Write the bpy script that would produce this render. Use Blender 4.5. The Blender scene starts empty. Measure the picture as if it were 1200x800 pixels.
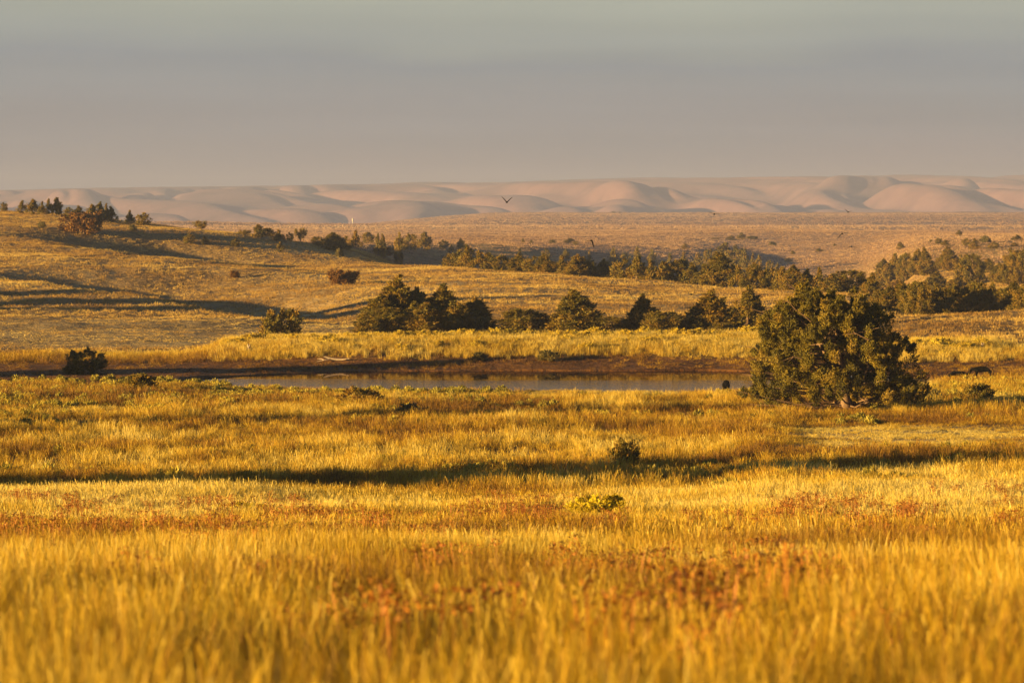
import bpy, math, random
import numpy as np

# ------------------------------------------------------------------ basics
SC = bpy.context.scene
COL = SC.collection
F, YH, HC = 4500.0, 240.0, 13.67          # focal length and horizon in photo pixels, eye height over the pond
SUN_EL, SUN_AZ = math.radians(5.8), math.radians(29.0)   # sun is left, a little behind the camera
TO_SUN = np.array([-math.cos(SUN_EL) * math.cos(SUN_AZ), -math.cos(SUN_EL) * math.sin(SUN_AZ), math.sin(SUN_EL)])
rng = np.random.default_rng(7)


def smooth(a, b, x):
    t = np.clip((x - a) / (b - a), 0, 1)
    return t * t * (3 - 2 * t)


# ------------------------------------------------------------------ noise
def _hash(ix, iy, seed):
    h = (ix.astype(np.int64) * 374761393 + iy.astype(np.int64) * 668265263 + seed * 974634777) & 0xFFFFFFFF
    h = ((h ^ (h >> 13)) * 1274126177) & 0xFFFFFFFF
    h = h ^ (h >> 16)
    return (h & 0xFFFFFF).astype(np.float64) / 0xFFFFFF


def vnoise(x, y, seed=0):
    x = np.asarray(x, float); y = np.asarray(y, float)
    ix, iy = np.floor(x), np.floor(y)
    fx, fy = x - ix, y - iy
    fx = fx * fx * fx * (fx * (fx * 6 - 15) + 10); fy = fy * fy * fy * (fy * (fy * 6 - 15) + 10)
    a = _hash(ix, iy, seed); b = _hash(ix + 1, iy, seed)
    c = _hash(ix, iy + 1, seed); d = _hash(ix + 1, iy + 1, seed)
    return (a + (b - a) * fx) * (1 - fy) + (c + (d - c) * fx) * fy


def fbm(x, y, seed=0, octaves=4, gain=0.5):
    s = 0; a = 1; t = 0
    for k in range(octaves):
        s = s + a * (vnoise(x * 2 ** k + 17.3 * k, y * 2 ** k - 9.1 * k, seed + k) - 0.5)
        t += a; a *= gain
    return s / t * 2          # about -1..1


# ------------------------------------------------------------------ terrain as a height field
def pchip(x, y, q):
    x = np.asarray(x, float); y = np.asarray(y, float)
    h = np.diff(x); d = np.diff(y, axis=0) / (h[:, None] if y.ndim > 1 else h)
    m = np.zeros_like(y)
    w1 = 2 * h[1:] + h[:-1]; w2 = h[1:] + 2 * h[:-1]
    if y.ndim > 1:
        w1 = w1[:, None]; w2 = w2[:, None]
    with np.errstate(divide='ignore', invalid='ignore'):
        mm = (w1 + w2) / (w1 / d[:-1] + w2 / d[1:])
    m[1:-1] = np.where(d[:-1] * d[1:] > 0, mm, 0)
    m[0] = d[0]; m[-1] = d[-1]
    i = np.clip(np.searchsorted(x, q) - 1, 0, len(x) - 2)
    t = (q - x[i]) / h[i]; hh = h[i]
    if y.ndim > 1:
        t = t[:, None]; hh = hh[:, None]
    return ((1 + 2 * t) * (1 - t) ** 2 * y[i] + t * (1 - t) ** 2 * hh * m[i]
            + t * t * (3 - 2 * t) * y[i + 1] + t * t * (t - 1) * hh * m[i + 1])


def W(Z, z):               # a control point given by its world height
    return (Z, YH + (HC - z) * F / Z)


NEAR_L = [(4, 240 + 1.7 * F / 4), (10, 240 + 1.95 * F / 10), (22, 800), (50, 700), (80, 640), (120, 602), (133, 589), (143, 590),
          (153, 580.5), (170, 560), (200, 523), (225, 496), (250, 475)]
NEAR_R = [(4, 240 + 1.7 * F / 4), (10, 240 + 1.95 * F / 10), (22, 800), (50, 700), (80, 640), (120, 598), (133, 583), (143, 574),
          (153, 563), (170, 544), (200, 515), (225, 495), (250, 475)]
PLAIN = [(2000, 275), (2600, 269), (3000, 265), (3350, 266.5), (3700, 262)]
BERM = [W(284, .12), W(300, .1), W(317, .12), W(325, .55), W(334, 1.55), W(341, 1.78), W(351, 1.2), W(372, .45)]
NOBERM = [W(284, .3), W(300, .28), W(318, .22), W(330, .25)]
FARR = [(4500, 254), (5500, 249), (6000, 250), W(7000, -60)]
FARL = [(4500, 268), (5500, 269), (6000, 271), W(7000, -60)]
LEFTHILL = [(345, 415), (370, 400), (400, 386), (430, 371), (475, 351), (525, 331), (590, 310), (660, 290), (730, 270), (790, 256),
            (835, 249.5), (870, 248.5), W(950, 11.2), W(1060, 8.8), W(1200, 4), W(1500, -1)]
COLS = {
    -700: NEAR_L + NOBERM + LEFTHILL + PLAIN + FARL,
    -300: NEAR_L + NOBERM + LEFTHILL + PLAIN + FARL,
    0: NEAR_L + NOBERM + LEFTHILL + PLAIN + FARL,
    200: NEAR_L + NOBERM + [(345, 415), (370, 401), (405, 386), (440, 370), (490, 350), (545, 330), (610, 310), (690, 288.5), (750, 274),
                            (800, 267.5), (835, 266.5), W(900, 7.6), W(1050, 5.2), W(1150, 3), W(1400, 0)] + PLAIN + FARL,
    270: NEAR_L + BERM[:3] + [W(326, .4), W(340, 1.2), W(350, 1.0), (372, 401), (410, 385), (440, 370), (495, 350), (550, 330), (610, 312), (690, 292),
                              (740, 279), (785, 274), W(880, 5.5), W(1030, 3), W(1150, 1.3), W(1400, 0)] + PLAIN + FARL,
    400: NEAR_L + BERM + [(410, 386), (445, 370), (500, 350), (560, 331), (630, 312), (690, 299), (722, 297.2), (800, 293.5), (880, 290.2),
                          (960, 287.6), (1150, 284.5), (1400, 282)] + PLAIN + [(4500, 266), (5500, 264), (6000, 266), W(7000, -60)],
    600: NEAR_L + BERM + [(415, 385), (455, 366), (500, 350), (550, 335), (610, 321), (640, 318), W(690, .6), W(850, -10), W(1080, -12),
                          (1185, 293), (1215, 289.5), (1400, 285.5)] + PLAIN + FARR,
    800: NEAR_L + BERM + [(420, 380), (460, 365), (510, 351), (555, 340), (588, 334), W(630, -.4), W(780, -11), W(1250, -14),
                          (1405, 298), (1440, 293), (1650, 286)] + PLAIN + FARR,
    900: NEAR_R + BERM + [(425, 377), (470, 361), (520, 348), (550, 342), W(590, -.4), W(740, -12), W(1150, -15),
                          (1350, 320), (1600, 300), (1850, 283)] + PLAIN + FARR,
    1000: NEAR_R + [W(284, .12), W(300, .1), W(318, .12), W(330, .4), W(343, .9), W(352, 1.05), W(372, .85), (425, 372), (465, 358), (500, 347), (522, 344), W(560, .2),
                    W(690, -12), W(850, -15), W(1050, -14.5), (1200, 328), (1450, 303), (1750, 285)] + PLAIN + FARR,
    1090: NEAR_R + [W(284, .25), W(300, .12), W(318, .15), W(330, .35), W(343, .9), W(352, 1.05), W(372, 1.15), (410, 370.5), W(432, 1.0), W(480, -1.5),
                    W(600, -7), W(740, -6.5), (800, 344), (880, 326), (980, 306), (1100, 292), (1400, 280)] + [(2000, 273), (2600, 268)] + PLAIN[2:] + FARR,
    1200: NEAR_R + [W(284, .3), W(300, .25), W(318, .25), W(330, .4), W(343, .7), W(352, .85), W(372, 1.2), (410, 366.5), W(430, 1.6), W(480, -1),
                    W(600, -5), W(700, -4.5), (760, 340), (860, 317), (960, 299), (1060, 287), (1300, 279)] + [(2000, 273), (2600, 268)] + PLAIN[2:] + FARR,
    1700: NEAR_R + [W(284, .3), W(300, .25), W(318, .25), W(330, .4), W(343, .7), W(352, .85), W(372, 1.2), (410, 366.5), W(430, 1.6), W(480, -1),
                    W(600, -5), W(700, -4.5), (760, 340), (860, 315), (960, 296), (1060, 284), (1300, 278)] + [(2000, 273), (2600, 268)] + PLAIN[2:] + FARR,
}
LZ = np.linspace(math.log(4), math.log(7000), 1500)
CX = np.array(sorted(COLS), float)
_tab = []
for c in CX:
    P = COLS[int(c)]
    zs = np.array([p[0] for p in P], float); hs = np.array([HC - p[0] * (p[1] - YH) / F for p in P])
    assert (np.diff(zs) > 0).all(), c
    _tab.append(pchip(np.log(zs), hs, LZ))
_tab = np.array(_tab)                                   # columns x depth
XQ = np.linspace(-700, 1700, 481)
TAB = pchip(CX, _tab, XQ)                               # fine table, x by depth
POND_C, POND_A, POND_B = (3.4, 298.5), 28.0, 17.6


def pond_f(X, Y):
    dx = (X - POND_C[0]) / POND_A
    b = POND_B * (1 - .42 * smooth(.55, 1.0, -dx))      # the left end is a narrow tongue
    cy = POND_C[1] - 1.0 + 4.5 * smooth(.5, 1.0, -dx) * 0
    w = .05 * fbm(X / 5, Y / 5, 31, 3)
    return (np.abs(dx) ** 3.2 + np.abs((Y - cy) / b) ** 3.2) ** (1 / 3.2) + w


def height(X, Y):
    X = np.asarray(X, float); Y = np.asarray(Y, float)
    Yc = np.clip(Y, 4.001, 6990)
    px = np.clip(600 + F * X / Yc, -699, 1699)
    u = (px + 700) / (XQ[1] - XQ[0]); v = (np.log(Yc) - LZ[0]) / (LZ[1] - LZ[0])
    i = np.clip(u.astype(int), 0, len(XQ) - 2); j = np.clip(v.astype(int), 0, len(LZ) - 2)
    fu = u - i; fv = v - j
    z = (TAB[i, j] * (1 - fu) + TAB[i + 1, j] * fu) * (1 - fv) + (TAB[i, j + 1] * (1 - fu) + TAB[i + 1, j + 1] * fu) * fv
    # roughness that grows with distance
    z = z + .05 * fbm(X / 2.5, Y / 2.5, 3, 3) * smooth(8, 40, Y)
    z = z + .36 * fbm(X / 16, Y / 10, 5, 3) * smooth(60, 160, Y) * (1 - .8 * smooth(240, 270, Y) * (1 - smooth(325, 350, Y)))
    hill = smooth(365, 430, Y) * (1 - smooth(1500, 2200, Y))
    z = z + hill * (.45 * fbm(X / 30, Y / 45, 11, 4) + .25 * fbm(X / 7, Y / 10, 12, 3))
    # a long step across the left hill; its lower side lies in shade
    px_ = 600 + F * X / Yc
    def bench(x0, y0, x1, y1, S, ta, tb):
        dx, dy = x1 - x0, y1 - y0
        L = math.hypot(dx, dy)
        t = ((X - x0) * dx + (Y - y0) * dy) / (L * L)
        s = -((X - x0) * dy - (Y - y0) * dx) / L        # + lies on the right-hand (far) side
        s = s + 6 * fbm(X / 24, Y / 24, 41, 3)
        r = np.clip(s / S, 0, 1)
        r = r - .06 * np.sin(2 * math.pi * r)
        return -.15 * S * smooth(ta - .25, ta, t) * (1 - smooth(tb, tb + .3, t)) * (1 - smooth(120, 560, px_)) * r * (1 - smooth(S + 8, S * 3.2, s))
    z = z + hill * (bench(-100, 712, -20, 562, 50, .02, .95) + bench(-84, 560, -30, 450, 24, .1, .8) + bench(-60, 520, -25, 430, 18, .1, .8))
    z = z + smooth(1300, 2200, Y) * 2.6 * fbm(X / 160, Y / 420, 21, 4) * (1 - .75 * smooth(2700, 2950, Y) * (1 - smooth(3050, 3300, Y)))
    # pond bed
    f = pond_f(X, Y)
    near = (Y > 262) & (Y < 330)
    m = np.where(near, 1 - smooth(.97, 1.06, f), 0)
    return z * (1 - m) + (-.45) * m


def at(px, py, Y):
    return np.array([(px - 600) / F * Y, Y, HC - (py - YH) / F * Y])


def ground_at(px, Y):
    X = (px - 600) / F * Y
    return float(height(np.array([X]), np.array([Y]))[0])


def depth_of(px, py, lo=12, hi=6000):
    """first point where the ray through a photo pixel meets the ground"""
    Y = np.exp(np.linspace(math.log(lo), math.log(hi), 6000))
    X = (px - 600) / F * Y
    zr = HC - (py - YH) / F * Y
    hz = height(X, Y)
    hit = np.nonzero(hz > zr)[0]
    if len(hit) and not (py < 275 and px < 260 and Y[hit[0]] > 1300):
        return float(Y[hit[0]])
    sel = Y < 1200                                  # just over a skyline: stand on the crest
    return float(Y[sel][np.argmin(((zr - hz) / Y)[sel])])


def crest_depth(px, lo=470, hi=900):
    """depth of the skyline of the near ridge"""
    Y = np.linspace(lo, hi, 900); z = height((px - 600) / F * Y, Y)
    return float(Y[np.argmax((z - HC) / Y)])


# ------------------------------------------------------------------ mesh and object helpers
def mesh_np(name, V, faces, k, mats, smooth_shade=False, matidx=None, tint=None):
    me = bpy.data.meshes.new(name)
    V = np.asarray(V, np.float32); faces = np.asarray(faces, np.int32).reshape(-1, k)
    me.vertices.add(len(V)); me.vertices.foreach_set('co', V.ravel())
    me.loops.add(faces.size); me.loops.foreach_set('vertex_index', faces.ravel())
    me.polygons.add(len(faces)); me.polygons.foreach_set('loop_start', np.arange(0, faces.size, k, dtype=np.int32))
    me.polygons.foreach_set('loop_total', np.full(len(faces), k, np.int32))
    if matidx is not None:
        me.polygons.foreach_set('material_index', np.asarray(matidx, np.int32))
    me.polygons.foreach_set('use_smooth', np.full(len(faces), smooth_shade, bool))
    me.update(calc_edges=True)
    if tint is not None:
        a = me.attributes.new('tint', 'FLOAT', 'POINT'); a.data.foreach_set('value', np.asarray(tint, np.float32))
    for m in (mats if isinstance(mats, (list, tuple)) else [mats]):
        me.materials.append(m)
    return me


def link(name, data, parent=None, loc=None):
    o = bpy.data.objects.new(name, data); COL.objects.link(o)
    if parent is not None:
        o.parent = parent
    if loc is not None:
        o.location = loc
    return o


def tag(o, label=None, cat=None, group=None, kind=None):
    if label: o['label'] = label
    if cat: o['category'] = cat
    if group: o['group'] = group
    if kind: o['kind'] = kind
    return o


class TubeMesh:
    """collects tapered tubes into one quad mesh"""
    def __init__(self): self.V = []; self.Fc = []; self.n = 0
    def add(self, pts, radii, sides=7):
        pts = np.asarray(pts, float); ring0 = None
        up = np.array([.31, .17, .93])
        for q, (p, r) in enumerate(zip(pts, radii)):
            d = pts[min(q + 1, len(pts) - 1)] - pts[max(q - 1, 0)]
            d = d / (np.linalg.norm(d) + 1e-9)
            a = np.cross(d, up); na = np.linalg.norm(a)
            a = np.cross(d, [1, 0, 0]) if na < 1e-3 else a / na
            a = a / np.linalg.norm(a); b = np.cross(d, a)
            ang = np.arange(sides) * 2 * math.pi / sides
            self.V.append(p + r * (np.cos(ang)[:, None] * a + np.sin(ang)[:, None] * b))
            if q:
                i0 = self.n - sides; i1 = self.n
                for k in range(sides):
                    k2 = (k + 1) % sides
                    self.Fc.append([i0 + k, i0 + k2, i1 + k2, i1 + k])
            self.n += sides
        return self
    def arrays(self): return np.concatenate(self.V), np.array(self.Fc)


# ------------------------------------------------------------------ materials
def new_mat(name):
    m = bpy.data.materials.new(name); m.use_nodes = True
    nt = m.node_tree; nt.nodes.clear()
    return m, nt, nt.nodes, nt.links


def ramp(nodes, stops, interp='LINEAR'):
    r = nodes.new('ShaderNodeValToRGB'); cr = r.color_ramp; cr.interpolation = interp
    while len(cr.elements) < len(stops): cr.elements.new(.5)
    for e, (p, c) in zip(cr.elements, stops):
        e.position = p; e.color = (*c, 1)
    return r


def leaf_mat(name, stops, transl=.25, instancer=False, obj_random=.0, rough=.6):
    m, nt, N, L = new_mat(name)
    out = N.new('ShaderNodeOutputMaterial'); mix = N.new('ShaderNodeMixShader')
    d = N.new('ShaderNodeBsdfPrincipled'); t = N.new('ShaderNodeBsdfTranslucent')
    d.inputs['Roughness'].default_value = rough; d.inputs['Specular IOR Level'].default_value = .25
    at_ = N.new('ShaderNodeAttribute'); at_.attribute_name = 'tint'
    fac = at_.outputs['Fac']
    if instancer:
        ai = N.new('ShaderNodeAttribute'); ai.attribute_name = 'tone'; ai.attribute_type = 'INSTANCER'
        s = N.new('ShaderNodeMath'); s.operation = 'ADD'; L.new(fac, s.inputs[0]); L.new(ai.outputs['Fac'], s.inputs[1]); fac = s.outputs[0]
    if obj_random:
        oi = N.new('ShaderNodeObjectInfo')
        s = N.new('ShaderNodeMath'); s.operation = 'MULTIPLY_ADD'
        L.new(oi.outputs['Random'], s.inputs[0]); s.inputs[1].default_value = obj_random; L.new(fac, s.inputs[2]); fac = s.outputs[0]
    r = ramp(N, stops); L.new(fac, r.inputs[0])
    L.new(r.outputs[0], d.inputs['Base Color']); L.new(r.outputs[0], t.inputs['Color'])
    mix.inputs[0].default_value = transl
    L.new(d.outputs[0], mix.inputs[1]); L.new(t.outputs[0], mix.inputs[2]); L.new(mix.outputs[0], out.inputs[0])
    return m


def plain_mat(name, c1, c2, scale=6, rough=.8, stretch=(1, 1, 1), bump=.3):
    m, nt, N, L = new_mat(name)
    out = N.new('ShaderNodeOutputMaterial'); d = N.new('ShaderNodeBsdfPrincipled')
    tc = N.new('ShaderNodeTexCoord'); mp = N.new('ShaderNodeMapping'); mp.inputs['Scale'].default_value = stretch
    n = N.new('ShaderNodeTexNoise'); n.inputs['Scale'].default_value = scale; n.inputs['Detail'].default_value = 5
    L.new(tc.outputs['Object'], mp.inputs[0]); L.new(mp.outputs[0], n.inputs['Vector'])
    r = ramp(N, [(.3, c1), (.7, c2)]); L.new(n.outputs[0], r.inputs[0]); L.new(r.outputs[0], d.inputs['Base Color'])
    b = N.new('ShaderNodeBump'); b.inputs['Strength'].default_value = bump; b.inputs['Distance'].default_value = .05
    L.new(n.outputs[0], b.inputs['Height']); L.new(b.outputs[0], d.inputs['Normal'])
    d.inputs['Roughness'].default_value = rough
    L.new(d.outputs[0], out.inputs[0])
    return m


JUN = [(0, (.036, .029, .003)), (.45, (.098, .073, .005)), (.8, (.165, .10, .008)), (1, (.195, .106, .010))]
M_leaf = leaf_mat('juniper_foliage', JUN, .18, obj_random=.25)
M_leaf_big = leaf_mat('old_juniper_foliage', [(0, (.026, .021, .002)), (.4, (.085, .066, .004)), (.75, (.165, .116, .008)), (1, (.20, .12, .012))], .18)
M_rust = leaf_mat('rusty_foliage', [(0, (.06, .024, .004)), (.5, (.14, .060, .007)), (1, (.20, .09, .011))], .2)
M_brush = leaf_mat('yellow_brush', [(0, (.16, .085, .006)), (.5, (.40, .265, .012)), (1, (.52, .38, .04))], .3, obj_random=.3)
M_sage = leaf_mat('sage_foliage', [(0, (.04, .034, .008)), (.5, (.085, .066, .014)), (1, (.14, .10, .025))], .2, obj_random=.3)
M_flower = leaf_mat('yellow_flowers', [(0, (.24, .15, .006)), (.5, (.42, .30, .008)), (1, (.52, .40, .014))], .3)
M_bark = plain_mat('juniper_bark', (.065, .034, .018), (.165, .09, .05), 9, stretch=(3, 3, .4))
M_dead = plain_mat('weathered_wood', (.15, .10, .065), (.32, .235, .17), 10, stretch=(2, 2, 1))
M_deadred = plain_mat('reddish_dead_wood', (.10, .05, .025), (.20, .11, .06), 10, stretch=(2, 2, 1))
M_black = plain_mat('black_coat', (.002, .002, .002), (.006, .005, .005), 8, rough=.7)
for _n in M_black.node_tree.nodes:
    if _n.type == 'BSDF_PRINCIPLED': _n.inputs['Specular IOR Level'].default_value = .04; _n.inputs['Roughness'].default_value = .95
M_duck = plain_mat('dark_feathers', (.02, .016, .012), (.06, .045, .03), 12, rough=.7)
M_white = plain_mat('white_paint', (.26, .23, .21), (.34, .31, .29), 2, rough=.6)
M_legs = plain_mat('dull_leg', (.02, .016, .014), (.04, .03, .025), 10)

# ------------------------------------------------------------------ the ground, one sheet
ROWS, NC = 1150, 640
lz = np.concatenate([np.linspace(math.log(3.0), math.log(250), 380)[:-1], np.linspace(math.log(250), math.log(420), 300)[:-1],
                     np.linspace(math.log(420), math.log(1250), 300)[:-1], np.linspace(math.log(1250), math.log(7000), 150)])
Yr = np.exp(lz); ROWS = len(Yr)
c = np.linspace(-1, 1, NC); c = .62 * c + .38 * c ** 3
GX = c[None, :] * (1500 / F) * (Yr[:, None] + 45); GY = np.repeat(Yr[:, None], NC, 1)
GZ = height(GX, GY)
idx = np.arange(ROWS * NC).reshape(ROWS, NC)
quads = np.stack([idx[:-1, :-1], idx[:-1, 1:], idx[1:, 1:], idx[1:, :-1]], -1).reshape(-1, 4)


def band(Y, a, b, c_, d): return smooth(a, b, Y) * (1 - smooth(c_, d, Y))


def ground_colour(X, Y):
    px = 600 + F * X / np.maximum(Y, 4)
    n1 = fbm(X / 9, Y / 16, 51, 4); n2 = fbm(X / 40, Y / 90, 52, 4); n3 = fbm(X / 3, Y / 5, 53, 3)
    straw = np.array([.30, .185, .060]); pale = np.array([.44, .32, .15]); dark = np.array([.17, .10, .035])
    t = np.clip(.5 + .45 * n1 + .25 * n3, 0, 1)[..., None]
    C = dark * (1 - t) + straw * t
    # pale short-grass terrace above the pond on the left, and the pale mown-looking strip on the right meadow
    terr = band(Y, 350, 366, 415, 450) * (1 - smooth(420, 520, px)) * (.75 + .4 * n1)
    strip = band(Y, 181, 190, 216, 226) * smooth(880, 960, px) * .9
    spot = band(Y, 262, 266, 276, 282) * smooth(590, 640, px) * (1 - smooth(760, 820, px)) * .7
    p = np.clip(terr + strip + spot, 0, 1)[..., None]
    C = C * (1 - p) + pale * p
    # hill and far plain
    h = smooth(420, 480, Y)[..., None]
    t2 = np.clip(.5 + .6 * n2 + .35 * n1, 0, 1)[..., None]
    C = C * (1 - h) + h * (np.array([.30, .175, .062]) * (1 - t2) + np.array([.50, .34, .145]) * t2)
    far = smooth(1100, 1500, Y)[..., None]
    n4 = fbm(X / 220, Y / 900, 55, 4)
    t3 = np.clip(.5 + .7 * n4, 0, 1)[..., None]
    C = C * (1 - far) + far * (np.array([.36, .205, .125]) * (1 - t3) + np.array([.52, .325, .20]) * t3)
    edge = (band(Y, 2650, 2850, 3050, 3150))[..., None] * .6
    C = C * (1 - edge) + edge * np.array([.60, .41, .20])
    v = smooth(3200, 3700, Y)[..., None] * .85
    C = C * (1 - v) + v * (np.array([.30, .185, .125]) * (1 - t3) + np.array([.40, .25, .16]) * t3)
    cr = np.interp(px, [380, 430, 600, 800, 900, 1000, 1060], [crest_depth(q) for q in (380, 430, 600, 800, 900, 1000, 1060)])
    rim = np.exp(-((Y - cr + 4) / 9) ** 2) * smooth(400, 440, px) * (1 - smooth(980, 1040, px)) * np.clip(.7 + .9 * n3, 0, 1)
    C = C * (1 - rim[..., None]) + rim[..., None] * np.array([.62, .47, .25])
    # red mud flat round the pond
    wob = 5 * fbm(X / 9, Y / 9, 57, 3)
    mud = band(Y + wob, 288, 294, 326, 331)
    lm = smooth(281, 288, Y + wob * .4) * (1 - smooth(324, 332, Y + wob)) * (1 - smooth(270, 330, px))
    rm = band(Y + wob, 297, 302, 326, 334) * smooth(1030, 1080, px)
    m = np.clip(np.where(px < 300, lm, np.where(px > 1050, rm, mud)), 0, 1)
    m = np.maximum(m, (1 - smooth(.99, 1.05, pond_f(X, Y))) * (Y > 262) * (Y < 325))[..., None]
    tm = np.clip(.5 + .6 * n3 + .3 * n1, 0, 1)[..., None]
    C = C * (1 - m) + m * (np.array([.09, .034, .009]) * (1 - tm) + np.array([.27, .118, .026]) * tm)
    return C * .68


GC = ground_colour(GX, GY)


def ground_material():
    m, nt, N, L = new_mat('dry_grass_ground')
    out = N.new('ShaderNodeOutputMaterial'); d = N.new('ShaderNodeBsdfPrincipled'); d.inputs['Roughness'].default_value = .95
    d.inputs['Specular IOR Level'].default_value = .1
    ca = N.new('ShaderNodeAttribute'); ca.attribute_name = 'region'
    g = N.new('ShaderNodeNewGeometry')
    def noise(scale, det=4, vec=(1, 1, 1)):
        mp = N.new('ShaderNodeMapping'); mp.inputs['Scale'].default_value = vec; L.new(g.outputs['Position'], mp.inputs[0])
        n = N.new('ShaderNodeTexNoise'); n.inputs['Scale'].default_value = scale; n.inputs['Detail'].default_value = det
        n.inputs['Roughness'].default_value = .65
        L.new(mp.outputs[0], n.inputs['Vector']); return n
    n1 = noise(.35, 6, (1, .7, 1)); n2 = noise(.05, 5, (1, .45, 1))
    r1 = ramp(N, [(.3, (.55, .52, .48)), (.7, (1.35, 1.35, 1.35))]); L.new(n1.outputs[0], r1.inputs[0])
    r2 = ramp(N, [(.32, (.75, .70, .66)), (.68, (1.2, 1.2, 1.15))]); L.new(n2.outputs[0], r2.inputs[0])
    a = N.new('ShaderNodeMix'); a.data_type = 'RGBA'; a.blend_type = 'MULTIPLY'; a.inputs[0].default_value = 1
    L.new(ca.outputs['Color'], a.inputs[6]); L.new(r1.outputs[0], a.inputs[7])
    b = N.new('ShaderNodeMix'); b.data_type = 'RGBA'; b.blend_type = 'MULTIPLY'; b.inputs[0].default_value = 1
    L.new(a.outputs[2], b.inputs[6]); L.new(r2.outputs[0], b.inputs[7])
    L.new(b.outputs[2], d.inputs['Base Color'])
    n3 = noise(1.1, 8); n4 = noise(.12, 6)
    b1 = N.new('ShaderNodeBump'); b1.inputs['Strength'].default_value = .9; b1.inputs['Distance'].default_value = .45; L.new(n3.outputs[0], b1.inputs['Height'])
    b2 = N.new('ShaderNodeBump'); b2.inputs['Strength'].default_value = .8; b2.inputs['Distance'].default_value = 2.2; L.new(n4.outputs[0], b2.inputs['Height'])
    L.new(b1.outputs[0], b2.inputs['Normal']); L.new(b2.outputs[0], d.inputs['Normal'])
    L.new(d.outputs[0], out.inputs[0])
    return m


def coloured(me, C):
    a = me.attributes.new('region', 'FLOAT_COLOR', 'POINT')
    cc = np.ones((len(C), 4), np.float32); cc[:, :3] = C
    a.data.foreach_set('color', cc.ravel())


M_ground = ground_material()
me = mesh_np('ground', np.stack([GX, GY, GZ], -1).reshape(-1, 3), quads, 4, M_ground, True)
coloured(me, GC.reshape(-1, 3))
tag(link('ground', me), kind='structure')

# ------------------------------------------------------------------ far hills
HR, HN = 380, 1100
hy = np.linspace(6600, 15500, HR); hc_ = np.linspace(-1, 1, HN)
HX = hc_[None, :] * 4200 * (.55 + .45 * (hy[:, None] / 12000)); HY = np.repeat(hy[:, None], HN, 1)


def hills(X, Y):
    base = -75 + 62 * smooth(7000, 9200, Y) + 92 * smooth(9200, 12800, Y)
    wx = X + 260 * fbm(X / 900, Y / 1500, 71, 2) + .22 * Y
    wy = Y + 500 * fbm(X / 1100, Y / 1500, 78, 2)
    # rounded spurs running down towards the viewer, cut by draws, in three sizes
    ab = lambda n: np.sqrt(n * n + .0025)
    b1 = ab(fbm(wx / 520, wy / 2400, 72, 2, .35)); b2 = ab(fbm(wx / 170 + 3, wy / 850, 73, 1)); b3 = ab(fbm(wx / 80 - 5, wy / 420, 79, 1))
    env = smooth(7000, 8300, Y) * (1 - .9 * smooth(10300, 12000, Y))
    env2 = smooth(10000, 11200, Y) * (1 - .85 * smooth(12200, 13000, Y))
    s3 = ab(fbm(wx / 330, wy / 800, 76, 2, .4))
    tilt = 17 * smooth(-1500, 1500, X) * smooth(9500, 12500, Y)
    z = base - 14 + (40 * (b1 - .12) + 50 * b2 * (.6 + 1.2 * b1) + 27 * b3) * env + (38 * (s3 - .2) + 18 * b2 + 9 * b3) * env2 + tilt + 12 * smooth(10000, 12500, Y)
    # the tops are cut to one gently rising plateau level
    q = np.interp(600 + F * X / Y, [-300, 0, 200, 400, 600, 900, 1200, 1500], [226, 223, 220, 215.5, 211.5, 207, 203, 200]) + 2.6 * fbm(X / 380, Y / 3000, 80, 3)
    lim = HC + Y * (YH - q) / F
    z = lim - np.logaddexp(0, (lim - z) / 7.0) * 7.0
    return z - 70 * smooth(13600, 15500, Y)


HZ = hills(HX, HY)
hi = np.arange(HR * HN).reshape(HR, HN)
hq = np.stack([hi[:-1, :-1], hi[:-1, 1:], hi[1:, 1:], hi[1:, :-1]], -1).reshape(-1, 4)
m, nt, N, L = new_mat('far_hill_grass')
out = N.new('ShaderNodeOutputMaterial'); d = N.new('ShaderNodeBsdfPrincipled'); d.inputs['Roughness'].default_value = .95
g = N.new('ShaderNodeNewGeometry'); n = N.new('ShaderNodeTexNoise'); n.inputs['Scale'].default_value = .006; n.inputs['Detail'].default_value = 10; n.inputs['Roughness'].default_value = .7
L.new(g.outputs['Position'], n.inputs['Vector'])
r = ramp(N, [(.34, (.085, .042, .055)), (.5, (.135, .068, .084)), (.66, (.175, .094, .108))]); L.new(n.outputs[0], r.inputs[0]); L.new(r.outputs[0], d.inputs['Base Color'])
n2 = N.new('ShaderNodeTexNoise'); n2.inputs['Scale'].default_value = .03; n2.inputs['Detail'].default_value = 6; L.new(g.outputs['Position'], n2.inputs['Vector'])
b = N.new('ShaderNodeBump'); b.inputs['Strength'].default_value = .4; b.inputs['Distance'].default_value = 8; L.new(n2.outputs[0], b.inputs['Height']); L.new(b.outputs[0], d.inputs['Normal'])
L.new(d.outputs[0], out.inputs[0]); M_hills = m
tag(link('hills', mesh_np('hills', np.stack([HX, HY, HZ], -1).reshape(-1, 3), hq, 4, M_hills, True)), kind='structure')

# ------------------------------------------------------------------ pond water
m, nt, N, L = new_mat('pond_water')
out = N.new('ShaderNodeOutputMaterial'); d = N.new('ShaderNodeBsdfPrincipled')
d.inputs['Base Color'].default_value = (.030, .024, .020, 1); d.inputs['Roughness'].default_value = .04; d.inputs['IOR'].default_value = 1.33
g = N.new('ShaderNodeNewGeometry'); mp = N.new('ShaderNodeMapping'); mp.inputs['Scale'].default_value = (.5, 1.6, 1)
n = N.new('ShaderNodeTexNoise'); n.inputs['Scale'].default_value = 2.2; n.inputs['Detail'].default_value = 3
L.new(g.outputs['Position'], mp.inputs[0]); L.new(mp.outputs[0], n.inputs['Vector'])
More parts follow.
